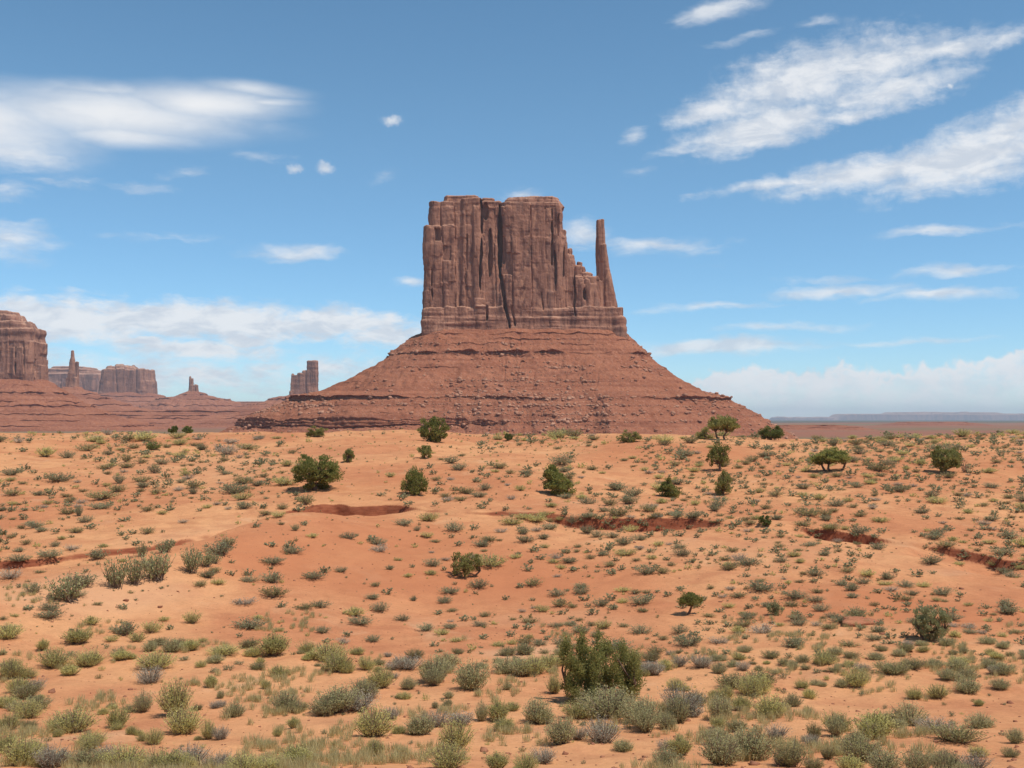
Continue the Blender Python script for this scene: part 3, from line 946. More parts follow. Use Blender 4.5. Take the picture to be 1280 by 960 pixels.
def rubble_mesh(name, front, n, size, mat, seed, tmin=0.12):
    rng = np.random.default_rng(seed)
    nt, na, _ = front.shape
    Vs, Fs = [], []
    for q in range(n):
        while True:      # boulder fields: most of the fall lies below the right half and on the lower left shelf
            i = int(nt * (tmin + (0.97 - tmin) * rng.random() ** 0.75)); j = rng.integers(0, na)
            p = front[i, j]
            px = 640 + FPX * p[0] / p[1]; py = HORIZON - FPX * p[2] / p[1]
            dens = 0.22 + 0.8 * float(fbm2(np.array(px / 40.0), np.array(py / 22.0), 2)) + .6 * math.exp(-((px - 700) / 90) ** 2 - ((py - 515) / 38) ** 2) + .5 * math.exp(-((px - 400) / 90) ** 2 - ((py - 506) / 8) ** 2)
            if rng.random() < dens:
                break
        s = size * (0.32 + 0.5 * rng.pareto(2.0)); s = min(s, size * 3.6)
        v = rotz(rock_shape(rng) * s, rng.uniform(0, 6.3)) + p + np.array([0, 0, s * .15])
        Vs.append(v); Fs.append(ICO_F + 12 * q)
    return mesh_np(name, np.concatenate(Vs), np.concatenate(Fs), mat)


m_rock = rock_material('pale_fallen_sandstone', KM, (0.50, 0.26, 0.165), (0.36, 0.165, 0.10), (0.3, 0.13, 0.09), 'boulder')
link('rubble', rubble_mesh('rubble', front_m, 15000, 0.74, m_rock, 21), kind='stuff', label='loose broken sandstone blocks strewn over the red scree slope', category='rubble')


# --- the farther buttes, left to right
def far_butte(label, name, D, blocks, talus=None, seed=1, vox=1.0, category='butte', bands=(), cuts=(), **kw):
    k = D / FPX
    c, t = rock_mats(k)
    cx = sum((b[0] + b[1]) / 2 for b in blocks) / len(blocks)
    root = link(name, None, None, ((cx - 640) * k, D, -24), kind='structure', category=category, label=label)
    part('cliff', cliff_mesh('cliff', blocks, k, D, c, seed=seed, vox=vox, bands=bands, cuts=cuts, **kw), root, root.location)
    front = None
    if talus:
        tcx, hw, hd, prof, ledges, side, n, m = talus
        me, front = talus_mesh('talus_slope', tcx, hw, hd, prof, ledges, k, D, t, seed=seed, side=side, n=n, m=m)
        part('talus_slope', me, root, root.location)
    return root, front, t


one = lambda c: np.ones_like(c)
everywhere = band((-400, 2000, .9))
some = band((-60, 60, .7), (80, 140, .8), (180, 260, .6), (280, 420, .8))

far_butte('huge dark red butte with a rounded stepped top, cut off by the left edge', 'butte', 2200.0,
          [(-95, 52.5, -95, 50, 428, 490, 30, 0, 8), (-95, 51, -95, 47, 412, 490, 29, 0, 8), (-95, 46, -95, 36, 402, 430, 26, 0, 8), (-95, 32, -95, 23, 393, 410, 22, 0, 7), (-95, 22, -95, 17, 388, 398, 18, 0, 5),
           (-95, 53, -95, 52, 468, 492, 31, 0, 8)],
          (-20, 74, 30, [(-5, 474), (0, 475), (22, 488), (50, 504), (95, 520), (150, 535), (210, 545), (260, 552)],
           [(14, 3, 1, some), (30, 4, 1.4, everywhere), (48, 3, 1, some), (62, 4, 1.2, everywhere), (90, 3, 1, everywhere), (115, 2.5, .8, some), (140, 2, .8, everywhere)], one, 1000, 250),
          seed=31, vox=0.95, bands=[(386, 428, 1.0, 6.0)], cuts=[(10, 12, 430, 470, -24), (31, 33, 436, 472, -24), (-30, -28, 430, 470, -24)])
far_butte('single pointed dark spire on its own small cone, right of the huge left butte', 'rock_spire', 3300.0,
          [(81, 99, 83, 97, 472, 506, 8, 0, 3), (83, 97, 86, 93, 452, 500, 6.5, 0, 3), (85, 94, 88, 91, 437.5, 470, 4.5, 0, 2), (93, 98, 94, 97, 452, 480, 3, 1, 1.5)],
          (90, 14, 9, [(-3, 484), (0, 488), (20, 494), (50, 503), (90, 514), (130, 526), (160, 536)], [(18, 3, 1, everywhere), (36, 3, 1, everywhere), (60, 2, .8, everywhere)], one, 500, 140),
          seed=33, vox=0.6, category='rock spire', col_w=(3, 6), jitter=0.35, rough=0.4)
far_butte('long low flat mesa standing behind the pointed dark spire', 'mesa', 6200.0,
          [(40, 138, 46, 132, 468, 510, 30, 0, 10), (58, 134, 62, 124, 462, 510, 26, 0, 10), (66, 126, 70, 116, 458.5, 480, 22, 0, 8)],
          (90, 52, 30, [(-5, 490), (0, 492), (25, 500), (60, 508), (110, 520), (150, 528)], [(14, 2, .8, everywhere), (40, 2, .8, everywhere)], one, 400, 120),
          seed=35, vox=0.9, category='mesa', bands=[(456, 474, 1.2, 4.0)], jitter=0.5, rough=0.6)
far_butte('squarish purple red butte with a sloping top, right of the flat mesa', 'butte', 5200.0,
          [(130, 189, 133, 186.5, 462, 505, 26, 0, 6), (133, 176, 138, 166, 458.5, 475, 22, 0, 6), (144, 168, 148, 164, 456.5, 466, 18, 0, 5), (129, 190, 131, 188.5, 476, 505, 27, 0, 6)],
          (159, 32, 27, [(-5, 490), (0, 492), (22, 499), (45, 503), (75, 507), (110, 520), (140, 528)], [(14, 2, .8, everywhere), (40, 2, .8, everywhere)], one, 400, 120),
          seed=36, vox=0.9, jitter=0.5, rough=0.6)
far_butte('tiny twin pronged rock spire on a low wide cone between two larger buttes', 'rock_spire', 4600.0,
          [(234.5, 247.5, 235.5, 247, 481, 497, 6, 0, 3), (235.6, 241, 236.2, 238.6, 470, 490, 3, 0, 1.4), (239, 243, 239.6, 242, 472, 490, 3, 0, 1.4), (242, 247, 243, 246.5, 480.5, 490, 3, 0, 1.4)],
          (241, 8, 7, [(-3, 489), (0, 490.5), (20, 497), (37, 500.5), (60, 511), (90, 520), (130, 530)], [(9, 2, .8, everywhere), (34, 2.6, 1, everywhere), (52, 2, .8, everywhere)], one, 500, 130),
          seed=37, vox=0.5, category='rock spire', col_w=(2, 4), jitter=0.25, rough=0.3)
far_butte('narrow butte ending in one tall square tower, beside the foot of the great butte', 'butte', 3900.0,
          [(383.5, 398, 384.2, 397, 451, 506, 10, 0, 2.5), (363, 386, 364, 385, 468.5, 506, 9, 0, 2), (371, 386, 371.5, 385, 466, 506, 8.5, 0, 2), (377.5, 386, 378, 385, 463, 506, 8, 0, 2), (364, 368, 364.5, 367.5, 466.5, 480, 6, 0, 1.5)],
          (381, 20, 12, [(-3, 493), (0, 494), (20, 499), (42, 505), (75, 511), (110, 522), (150, 532)], [(26, 2.6, 1, everywhere), (50, 2, .8, everywhere)], one, 500, 130),
          seed=39, vox=0.6, col_w=(3, 6), jitter=0.35, rough=0.35)
# the broad layered bench under them
D_B = 3000.0; K_B = D_B / FPX
_, mb = rock_mats(K_B)
me, _f = talus_mesh('bench', 150, 190, 20, [(-14, 513), (0, 514.5), (10, 518), (30, 522), (60, 527), (110, 534), (160, 542)],
                    [(2, 3.5, 1.2, everywhere), (18, 2.5, 1, everywhere), (34, 2.5, 1.0, everywhere), (70, 1.6, .8, everywhere)], K_B, D_B, mb, seed=41, side=one, n=900, m=200, rough=0.7)
link('terrain_bench', me, kind='structure', label='broad low layered red bench on the valley floor below the far spires', category='bench')
D_B2 = 5600.0; K_B2 = D_B2 / FPX
_, mb2 = rock_mats(K_B2)
me, _f = talus_mesh('bench', 180, 300, 14, [(-10, 502.5), (0, 503.2), (10, 507), (30, 512), (60, 518), (110, 526)],
                    [(1.5, 2.4, .8, everywhere), (14, 2, .8, everywhere), (30, 1.6, .6, everywhere)], K_B2, D_B2, mb2, seed=42, side=one, n=700, m=130, rough=0.5)
link('terrain_bench', me, kind='structure', label='farther thin red bench that the small twin pronged spire stands on', category='bench')

# the blue mesa on the horizon, right, and low red swells of the plain in front of it
D_F = 26000.0; K_F = D_F / FPX
mf, _t = rock_mats(K_F)
me = cliff_mesh('mesa', [(1028, 1420, 1046, 1420, 517.5, 530, 26, 0, 8), (1085, 1300, 1110, 1240, 515.4, 528, 22, 0, 6), (1195, 1216, 1200, 1210, 514.5, 520, 10, 0, 4), (962, 1100, 968, 1060, 521.5, 530, 24, 4, 6), (1300, 1420, 1310, 1420, 518, 530, 30, 0, 6)],
                K_F, D_F, mf, seed=51, vox=0.8, jitter=0.15, rough=0.22, bed_amp=0.1, col_w=(8, 20), smooth=True)
link('mesa', me, kind='structure', category='mesa', label='long low blue mesa on the horizon at the right')
D_H = 4200.0; K_H = D_H / FPX
_, mh = rock_mats(K_H)
me, _f = talus_mesh('swell', 1165, 40, 16, [(-10, 527.3), (0, 527.8), (14, 529.5), (40, 533), (80, 540)], [(4, 1.2, .4, everywhere)], K_H, D_H, mh, seed=52, side=one, n=240, m=60, rough=0.4)
link('hill', me, kind='structure', category='hill', label='low dark red swell on the plain below the long blue mesa')
D_H2 = 2300.0; K_H2 = D_H2 / FPX
_, mh2 = rock_mats(K_H2)
me, _f = talus_mesh('swell', 1010, 40, 20, [(-10, 531.0), (0, 531.8), (30, 535), (70, 541), (110, 552)], [(6, 1.4, .5, everywhere), (24, 1.2, .4, everywhere)], K_H2, D_H2, mh2, seed=53, side=one, n=300, m=70, rough=0.5)
link('hill', me, kind='structure', category='hill', label='low red swell just right of the great butte\'s foot')

# ------------------------------------------------------------------ the air: one closed box of even, thin haze
HX, HY0, HY1, HZ0, HZ1 = 31500.0, -3900.0, 32500.0, -40.0, 300.0
hv = [(x, y, z) for z in (HZ0, HZ1) for y in (HY0, HY1) for x in (-HX, HX)]
hf = [(0, 2, 3, 1), (4, 5, 7, 6), (0, 1, 5, 4), (2, 6, 7, 3), (0, 4, 6, 2), (1, 3, 7, 5)]
m, t, out = new_mat('air_haze')
vol = t.node('ShaderNodeVolumePrincipled')
vol.inputs['Color'].default_value = (0.80, 0.90, 1.0, 1)
vol.inputs['Density'].default_value = HAZE = 4.0e-5
vol.inputs['Anisotropy'].default_value = 0.0
t.l.new(vol.outputs[0], out.inputs['Volume'])
m.cycles.homogeneous_volume = True
link('haze', mesh_np('haze', hv, np.array(hf), m), kind='stuff')

# ------------------------------------------------------------------ plants
def leaf_quads(P, D, length, width, rng):
    """one small blade per point: P centres, D directions"""
    n = len(P)
    D = D / np.maximum(np.linalg.norm(D, axis=1, keepdims=True), 1e-6)
    W = np.cross(D, rng.normal(size=(n, 3)) * .75 + np.array([0, 0, 1.0])); W /= np.maximum(np.linalg.norm(W, axis=1, keepdims=True), 1e-6)
    l = (length * rng.uniform(.65, 1.3, n))[:, None] / 2; w = (width * rng.uniform(.7, 1.3, n))[:, None] / 2
    V = np.stack([P - D * l - W * w * .5, P - D * l * .2 + W * w - D * 0, P + D * l, P + D * l * .1 - W * w], 1).reshape(-1, 3)
    F = np.arange(n * 4).reshape(n, 4)
    return V, F


def tube(points, radii, sides=6):
    P = np.array(points, float); V = []; F = []
    for i, p in enumerate(P):
        d = P[min(i + 1, len(P) - 1)] - P[max(i - 1, 0)]; d /= np.linalg.norm(d) + 1e-9
        a = np.cross(d, [0.3, 1, 0.1]); a /= np.linalg.norm(a) + 1e-9; b = np.cross(d, a)
        for s in range(sides):
            th = 2 * math.pi * s / sides
            V.append(p + radii[i] * (math.cos(th) * a + math.sin(th) * b))
    for i in range(len(P) - 1):
        for s in range(sides):
            F.append((i * sides + s, i * sides + (s + 1) % sides, (i + 1) * sides + (s + 1) % sides, (i + 1) * sides + s))
    return np.array(V), np.array(F)


def merge(parts):
    V = []; F = []; o = 0
    for v, f in parts:
        V.append(v); F.append(f + o); o += len(v)
    return np.concatenate(V), np.concatenate(F)


def shrub_geometry(seed, stems=200, per=7, leaf=0.055, width=0.02, shape='dome', bare=0.0):
    """a shrub of many thin stems rising from one crown, unit width and unit height; returns (foliage, stems)"""
    rng = np.random.default_rng(seed)
    nl = 5
    la = rng.uniform(0, 6.28, nl); lr = rng.uniform(0.0, 0.26, nl); ls = rng.uniform(.75, 1.12, nl)
    az = rng.uniform(0, 6.283, stems); q = rng.random(stems) ** 0.55
    if shape == 'dome':
        r = 0.5 * np.sin(q * 1.5); h = 0.96 * np.cos(q * 1.42) ** 0.6 + 0.06
    elif shape == 'tall':
        r = 0.5 * q ** 1.2; h = rng.uniform(.55, 1.0, stems) * (1 - 0.25 * q)
    elif shape == 'flat':
        r = 0.5 * np.sin(q * 1.5); h = 0.8 * np.cos(q * 1.4) ** 0.4 + 0.2 * rng.random(stems)
    else:   # brush: stiff upright sprays
        r = 0.5 * q; h = 1.0 - 0.45 * q ** 1.5
    j = rng.integers(0, nl, stems)
    k = rng.uniform(.78, 1.06, stems) * ls[j]
    E = np.stack([np.cos(az) * r * k + np.cos(la[j]) * lr[j] * .5, np.sin(az) * r * k + np.sin(la[j]) * lr[j] * .5, h * k], 1)
    B = np.stack([rng.normal(0, .05, stems) + np.cos(la[j]) * lr[j] * .3, rng.normal(0, .05, stems) + np.sin(la[j]) * lr[j] * .3, np.full(stems, -0.03)], 1)
    Mid = 0.5 * (B + E) + np.stack([E[:, 0] * .14, E[:, 1] * .14, -0.03 + 0 * h], 1)
    def at(tt):
        tt = tt[..., None]
        return (1 - tt) ** 2 * B[:, None] + 2 * tt * (1 - tt) * Mid[:, None] + tt ** 2 * E[:, None]
    tt = rng.uniform(0.28 + bare, 1.02, (stems, per)) ** 0.85
    P = at(tt) + rng.normal(0, .022, (stems, per, 3))
    D = at(tt + 0.05) - at(tt)
    D = D / np.linalg.norm(D, axis=2, keepdims=True) + rng.normal(0, .42, D.shape)
    fol = leaf_quads(P.reshape(-1, 3), D.reshape(-1, 3), leaf, width, rng)
    fol[0][:, 2] = np.maximum(fol[0][:, 2], -0.04)
    ps = []
    for i in range(0, stems, 3):
        pts = at(np.array([[0.0, 0.45, 0.95]] * stems))[i]
        ps.append(tube(pts, [.011, .008, .004], 3))
    return fol, merge(ps)


SHRUB_KINDS = {
    # kind: (material, shape, stems, leaves per stem, leaf length, leaf width)
    'Y': (M_YELLOW, 'dome', 260, 8, .062, .017),
    'G': (M_SAGE, 'dome', 230, 8, .055, .020),
    'S': (M_SILVER, 'flat', 210, 7, .050, .015),
    'O': (M_OLIVE, 'flat', 200, 8, .060, .022),
    'W': (M_WASH, 'tall', 190, 9, .062, .017),
    'D': (M_DARKBUSH, 'dome', 220, 9, .075, .030),
}
SHRUBS = {}


def shrub_data(kind, fine):
    """a few shapes of each kind, finer for those close to the viewer"""
    key = (kind, fine)
    if key not in SHRUBS:
        mat, shape, st, per, ll, lw = SHRUB_KINDS[kind]
        if kind == 'G' and not fine:
            mat = M_FARSAGE
        out = []
        for v in range(5 if fine else 4):
            s = dict(stems=int(st * 1.5), per=per + 2, leaf=ll * .85, width=lw * 1.1) if fine else dict(stems=int(st * .62), per=6, leaf=ll * 1.25, width=lw * 1.9)
            sh = shape
            if v == 2 and shape == 'dome':
                sh = 'brush'
            if not fine and v in (0, 3) and shape == 'dome':
                sh = 'flat'
            fol, stm = shrub_geometry(100 * ord(kind) + v + (50 if fine else 0), shape=sh, **s)
            if fine:
                out.append((mesh_np('foliage', fol[0], fol[1], mat), mesh_np('stems', stm[0], stm[1], M_TWIG)))
            else:
                V, F = merge([fol, stm])
                me = mesh_np('shrub', V, F, mat)
                me.materials.append(M_TWIG)
                idx = np.zeros(len(F), np.int32); idx[len(fol[1]):] = 1
                me.polygons.foreach_set('material_index', idx)
                out.append((me, None))
        SHRUBS[key] = out
    return SHRUBS[key]


KIND_NAME = {'Y': 'rabbitbrush', 'G': 'sagebrush', 'S': 'dry_bush', 'O': 'olive_bush', 'W': 'greasewood_bush', 'D': 'dark_bush'}
KIND_CAT = {'Y': 'rabbitbrush', 'G': 'sagebrush', 'S': 'dry bush', 'O': 'olive bush', 'W': 'greasewood', 'D': 'dark bush'}
KIND_WORD = {'Y': 'yellow-green rabbitbrush', 'G': 'grey-green sagebrush', 'S': 'silver-grey bush', 'O': 'low olive-brown bush', 'W': 'dusty green upright bush', 'D': 'dark green bush'}
KIND_GROUP = {'Y': 'yellow-green rabbitbrush on the sand', 'G': 'grey-green sagebrush on the sand', 'S': 'silver-grey dry bushes on the sand', 'O': 'low olive bushes on the sand', 'W': 'tall dusty green bushes in the wash', 'D': 'dark green bushes'}
PLACED = []      # (photo x, photo base y, width px) of everything standing, so that the scatter keeps clear
prng = random.Random(4)


def place_shrub(px, py, w, h, kind, label=None, fine=None):
    x, y, z = on_ground(px, py)
    s = w * y / FPX; sz = h * y / FPX * 0.98
    if fine is None:
        fine = y < 46
    y2 = y + s * 0.25
    z = float(ground_height(x, y2))
    data = prng.choice(shrub_data(kind, fine))
    name = KIND_NAME[kind]
    rz = prng.uniform(0, 6.28)
    if fine:
        o = link(name, None, None, (x, y2, z - 0.02), label=label, category=KIND_CAT[kind], group=KIND_GROUP[kind])
        link('foliage', data[0], o); link('stems', data[1], o)
    else:
        o = link(name, data[0], None, (x, y2, z - 0.02), label=label, category=KIND_CAT[kind], group=KIND_GROUP[kind])
    o.rotation_euler = (prng.uniform(-.08, .08), prng.uniform(-.08, .08), rz)
    if not fine and kind != 'W':
        sz *= .84
    o.scale = (s * prng.uniform(1.08, 1.25), s * prng.uniform(1.08, 1.25), sz * 1.12)
    PLACED.append((px, py, w, h, kind, o))
    return o


def tree_geometry(seed, shape, foot=0.0, leaf=0.05, clumps=60, per=80, trunks=1, lean=0.0, spiky=0.0, sparse=0.0, spread=.9):
    """a juniper of unit width and unit height: forking trunk with limbs to every clump of needles. returns (trunk, crown)"""
    rng = np.random.default_rng(seed)
    C = []
    heads = [(-.40, .05, .84), (-.30, -.16, .72), (-.20, .06, 1.0), (-.06, -.14, .80), (.02, .08, .97), (.15, -.08, .86), (.28, .08, .80), (.40, -.05, .66), (.46, .10, .52), (.1, .26, .84), (-.2, .28, .8)]
    while shape == 'tufts' and len(C) < clumps:
        hx, hy, hz = heads[len(C) % len(heads)]
        q = rng.random() ** .8
        rr = (.135 * (1 - q) ** .7 + .02) * rng.random() ** .5; th = rng.uniform(0, 6.28)
        C.append(np.array([hx * (.75 + .25 * q) + rr * math.cos(th), hy + rr * math.sin(th), .05 + (hz - .10) * q]))
    while len(C) < clumps:
        p = rng.uniform(-1, 1, 3)
        rr = np.linalg.norm(p)
        if rr > 1:
            continue
        if rng.random() > 0.25 + 0.75 * rr:
            continue
        X, Y, Zn = p
        zz = (Zn + 1) / 2
        if shape == 'round':
            q = np.array([X * .5, Y * .5, foot + (1 - foot) * zz])
        elif shape == 'cone':
            f = 1.12 * (1 - zz) ** 0.75
            q = np.array([X * .5 * f * 1.1, Y * .5 * f * 1.1, foot + (1 - foot) * zz])
        elif shape == 'umbrella':
            q = np.array([X * .5, Y * .5, foot + (1 - foot) * (0.25 + 0.75 * zz) * (1 - 0.28 * (X * X + Y * Y))])
        elif shape == 'egg':
            f = 0.62 + 0.5 * math.sin(math.pi * min(1, zz * 1.1))
            q = np.array([X * .5 * f, Y * .5 * f, foot + (1 - foot) * zz])
        else:  # hedge: wide, flat base, several heads
            q = np.array([X * .5, Y * .42, foot + (1 - foot) * zz * (0.8 + .2 * math.sin(X * 7 + seed))])
        q[0] += lean * (q[2] - 0.3)
        C.append(q)
    C = np.array(C)
    C *= 1 + rng.normal(0, .05, C.shape)
    if shape != 'tufts':
        C[:, 2] -= (1 - foot) * 0.22 * np.clip(vn2(C[:, 0] * 4 + seed, C[:, 1] * 4) * 2, 0, 1)
    rc = rng.uniform(.6, 1.25, clumps) * 0.62 * spread * (1.0 / clumps) ** (1 / 3)
    P = []; D = []
    for c, r in zip(C, rc):
        n = int(per * (1 - sparse * rng.random()))
        d = rng.normal(size=(n, 3)); d /= np.linalg.norm(d, axis=1, keepdims=True)
        rad = rng.random(n) ** 0.45
        sp = np.array([r, r, r * (1.05 + spiky)])
        pp = c + d * rad[:, None] * sp
        if spiky:
            pp[:, 2] += spiky * r * (1 - np.hypot(d[:, 0], d[:, 1])) * rad
        P.append(pp); D.append(d * .7 + np.array([0, 0, .8]) + rng.normal(0, .3, d.shape))
    P = np.concatenate(P); D = np.concatenate(D)
    keep = P[:, 2] > 0.0
    crown = leaf_quads(P[keep], D[keep], leaf, leaf * .55, rng)
    limbs = []
    roots = [np.array([(i - (trunks - 1) / 2) * 0.16 * min(1, trunks - 1 or 1), rng.normal(0, .03), -0.06]) for i in range(trunks)]
    forks = []
    for b in roots:
        top = b + np.array([b[0] * 1.2 + rng.normal(0, .04) + lean * .25, rng.normal(0, .05), max(foot * 1.1, .22) + .08])
        mid = (b + top) / 2 + np.array([rng.normal(0, .03), rng.normal(0, .03), 0])
        rr = 0.055 if trunks == 1 else 0.034
        limbs.append(tube([b, mid, top], [rr * 1.3, rr, rr * .8], 7)); forks.append(top)
    for c in C[:: max(1, clumps // 34)]:
        f = forks[int(np.argmin([np.linalg.norm(c[:2] - q[:2]) for q in forks]))]
        m = (f + c) / 2 + rng.normal(0, .03, 3) - np.array([0, 0, .03])
        limbs.append(tube([f, m, c], [.020, .012, .004], 4))
    return merge(limbs), crown


def place_tree(px, py, w, h, label, shape='round', mat=None, name='juniper', category='juniper', fine=False, seed=1, **kw):
    x, y, z = on_ground(px, py)
    s = w * y / FPX; sz = h * y / FPX
    y2 = y + s * .15; z = float(ground_height(x, y2))
    kw.setdefault('clumps', 46); kw.setdefault('per', 90); kw.setdefault('leaf', 0.075)
    if kw['clumps'] < 150:
        kw['clumps'] = int(kw['clumps'] * 1.6); kw['spread'] = kw.get('spread', .9) * .92; kw['per'] = int(kw['per'] * .8); kw['leaf'] *= .88
    tr, cr = tree_geometry(seed, shape, **kw)
    o = link(name, None, None, (x, y2, z - 0.03), label=label, category=category, group=kw.get('group'))
    link('trunk', mesh_np('trunk', tr[0], tr[1], M_BARK, True), o)
    link('crown', mesh_np('crown', cr[0], cr[1], mat or M_JUNIPER), o)
    ext = float(np.percentile(cr[0][:, 0], 99.5) - np.percentile(cr[0][:, 0], .5)); top = float(np.percentile(cr[0][:, 2], 99.7))
    o.scale = (s / ext, s / ext, sz / top)
    PLACED.append((px, py, w, h, 'T', o))
    return o


# --- the junipers, each where it stands
place_tree(750, 876, 100, 84, 'largest juniper, broad and dark with upright tufts, standing in the foreground shrubs', 'tufts', M_JUNIPER2, seed=71, clumps=300, per=120, leaf=.024, foot=.02, trunks=3, spiky=1.5, spread=.62)
place_tree(543, 553, 37, 31, 'dark dense juniper on the crest of the bright sand, below the great butte', 'round', seed=72, foot=.0, trunks=2)
place_tree(395, 546, 26, 13, 'small low bright green bush on the sand crest, left of the dark dense juniper', 'hedge', M_JUNIPER2, 'green_bush', 'bush', seed=73, clumps=30)
place_tree(392, 613, 57, 43, 'big round dome-shaped juniper above the left end of the arroyo bank', 'round', seed=74, clumps=80, per=110, leaf=.055, foot=0, spread=.95)
place_tree(435, 578, 13, 17, 'small upright juniper shrub between the dome-shaped juniper and the sand crest', 'egg', M_JUNIPER2, seed=75, clumps=20, leaf=.14)
place_tree(518, 619, 33, 34, 'squat ragged-topped juniper on bare sand, right of the big dome-shaped one', 'egg', seed=76, clumps=50, spiky=.8, foot=0, trunks=2)
place_tree(531, 573, 17, 16, 'small pale green juniper just below the dark dense juniper on the crest', 'round', M_JUNIPER2, seed=77, clumps=22, leaf=.12)
place_tree(698, 619, 37, 36, 'cone-shaped juniper with a low skirt to its right, in the middle distance', 'cone', seed=78, clumps=56, foot=0, lean=-.25)
place_tree(788, 553, 31, 15, 'low wide green bush on the crest below the right flank of the great butte', 'hedge', M_JUNIPER2, 'green_bush', 'bush', seed=79, clumps=30)
place_tree(836, 621, 29, 24, 'small dense pyramidal juniper among grey shrubs, right of the cone-shaped one', 'cone', seed=80, clumps=40, foot=0)
place_tree(900, 589, 29, 35, 'upright open juniper with a visible trunk, straight above the smaller egg-shaped one', 'egg', seed=81, clumps=34, foot=.22, sparse=.4)
place_tree(905, 619, 21, 31, 'small egg-shaped juniper, straight below the open one with a visible trunk', 'egg', M_JUNIPER2, seed=82, clumps=34, foot=.06)
place_tree(882, 549, 23, 15, 'low round bush touching the left side of the umbrella-shaped tree on the crest', 'hedge', M_JUNIPER2, 'green_bush', 'bush', seed=83, clumps=26)
place_tree(904, 550, 38, 30, 'umbrella-shaped tree with bare forked trunk on the crest, before the butte\'s right foot', 'umbrella', M_JUNIPER2, seed=84, foot=.26, trunks=2, clumps=44)
place_tree(965, 550, 31, 18, 'flat-topped dense dark juniper on the crest, right of the umbrella-shaped tree', 'hedge', M_DARKBUSH, seed=85, clumps=40, foot=.12)
place_tree(1041, 589, 47, 29, 'wide juniper with two leaning bare trunks and a flat dark crown', 'umbrella', seed=86, foot=.24, trunks=3, clumps=54)
place_tree(1186, 592, 37, 33, 'rounded bright juniper near the right edge, dead stems rising at its right side', 'round', M_JUNIPER2, seed=87, foot=.14, clumps=50)
place_tree(582, 722, 37, 31, 'sparse grey-green juniper with showing twigs, alone on the bare middle slope', 'round', M_JUNIPER2, seed=88, foot=.04, trunks=3, clumps=34, sparse=.6, spread=.75)
place_tree(861, 769, 30, 28, 'small leaning juniper with a bare trunk casting its shadow to the left', 'umbrella', seed=89, foot=.36, lean=.25, clumps=34)
place_tree(1167, 801, 41, 41, 'round grey-green bushy tree on red ground in the lower right', 'round', M_WASH, 'bushy_tree', 'bush', seed=90, foot=0, clumps=64, leaf=.06, trunks=3, spread=.85)
place_tree(216, 541, 12, 11, 'left of two tiny dark bushes on the far sand crest', 'round', M_DARKBUSH, 'dark_bush', 'bush', seed=91, clumps=16, leaf=.16)
place_tree(234, 541, 12, 10, 'right of two tiny dark bushes on the far sand crest', 'round', M_DARKBUSH, 'dark_bush', 'bush', seed=92, clumps=16, leaf=.16)
place_tree(969, 769, 20, 19, 'spiky little bush on the red slope above the flat stone slab', 'egg', M_WASH, 'spiky_bush', 'bush', seed=93, clumps=18, spiky=1.0, leaf=.13, sparse=.4)
place_tree(956, 658, 15, 13, 'single dark bush by the right end of the middle arroyo bank', 'round', M_DARKBUSH, 'dark_bush', 'bush', seed=94, clumps=18, leaf=.14)
place_tree(635, 551, 10, 9, 'tiny dark bush on the crest, exactly below the middle of the great butte', 'round', M_DARKBUSH, 'dark_bush', 'bush', seed=95, clumps=14, leaf=.16)

# the flat stone slab in the lower right, and the dead stems by the rounded juniper
def slab_mesh(seed, sx, sy, sz):
    rng = np.random.default_rng(seed)
    n = 14; V = []; F = []
    for lev, (zz, sc) in enumerate([(-.3, .92), (.55, 1.0), (.9, .96), (1.0, .8)]):
        for i in range(n):
            th = 2 * math.pi * i / n
            r = sc * (1 + .16 * math.sin(3 * th + seed) + .10 * rng.normal())
            V.append((r * math.cos(th) * sx / 2, r * math.sin(th) * sy / 2, zz * sz + rng.normal(0, .02 * sz)))
    for lev in range(3):
        for i in range(n):
            F.append((lev * n + i, lev * n + (i + 1) % n, (lev + 1) * n + (i + 1) % n, (lev + 1) * n + i))
    V.append((0, 0, sz)); c = len(V) - 1
    T = [(3 * n + i, 3 * n + (i + 1) % n, c) for i in range(n)]
    return np.array(V), np.array(F), np.array(T)


M_SLAB = rock_material('red_slab_sandstone', 0.05, (0.46, 0.19, 0.10), (0.40, 0.155, 0.085), (0.27, 0.10, 0.06), 'talus', fines=(0.5, 0.25, 0.14))
sx_, sy_, sz_ = on_ground(1077, 783)
v, q, tr_ = slab_mesh(3, 1.7, 1.2, .20)
slab = link('stone_slab', mesh_np('stone_slab', v, [q, tr_], M_SLAB), None, (sx_, sy_ + .5, float(ground_height(sx_, sy_ + .5)) + .04), category='stone slab',
            label='flat reddish stone slab on the slope, under a small grey-green shrub')
slab.rotation_euler = (.12, 0, .2)
dx_, dy_, dz_ = on_ground(1206, 591)
dead = []
rg = np.random.default_rng(8)
for i in range(9):
    b = np.array([rg.normal(0, .12), rg.normal(0, .1), -.05]); e = b + np.array([rg.normal(0.0, .35), rg.normal(0, .2), rg.uniform(1.0, 2.1)])
    dead.append(tube([b, (b + e) / 2 + rg.normal(0, .08, 3), e], [.035, .025, .01], 5))
v, q = merge(dead)
link('dead_bush', mesh_np('dead_bush', v, q, M_TWIG), None, (dx_, dy_, dz_), category='dead bush', label='bare grey dead stems standing at the right side of the rounded bright juniper')

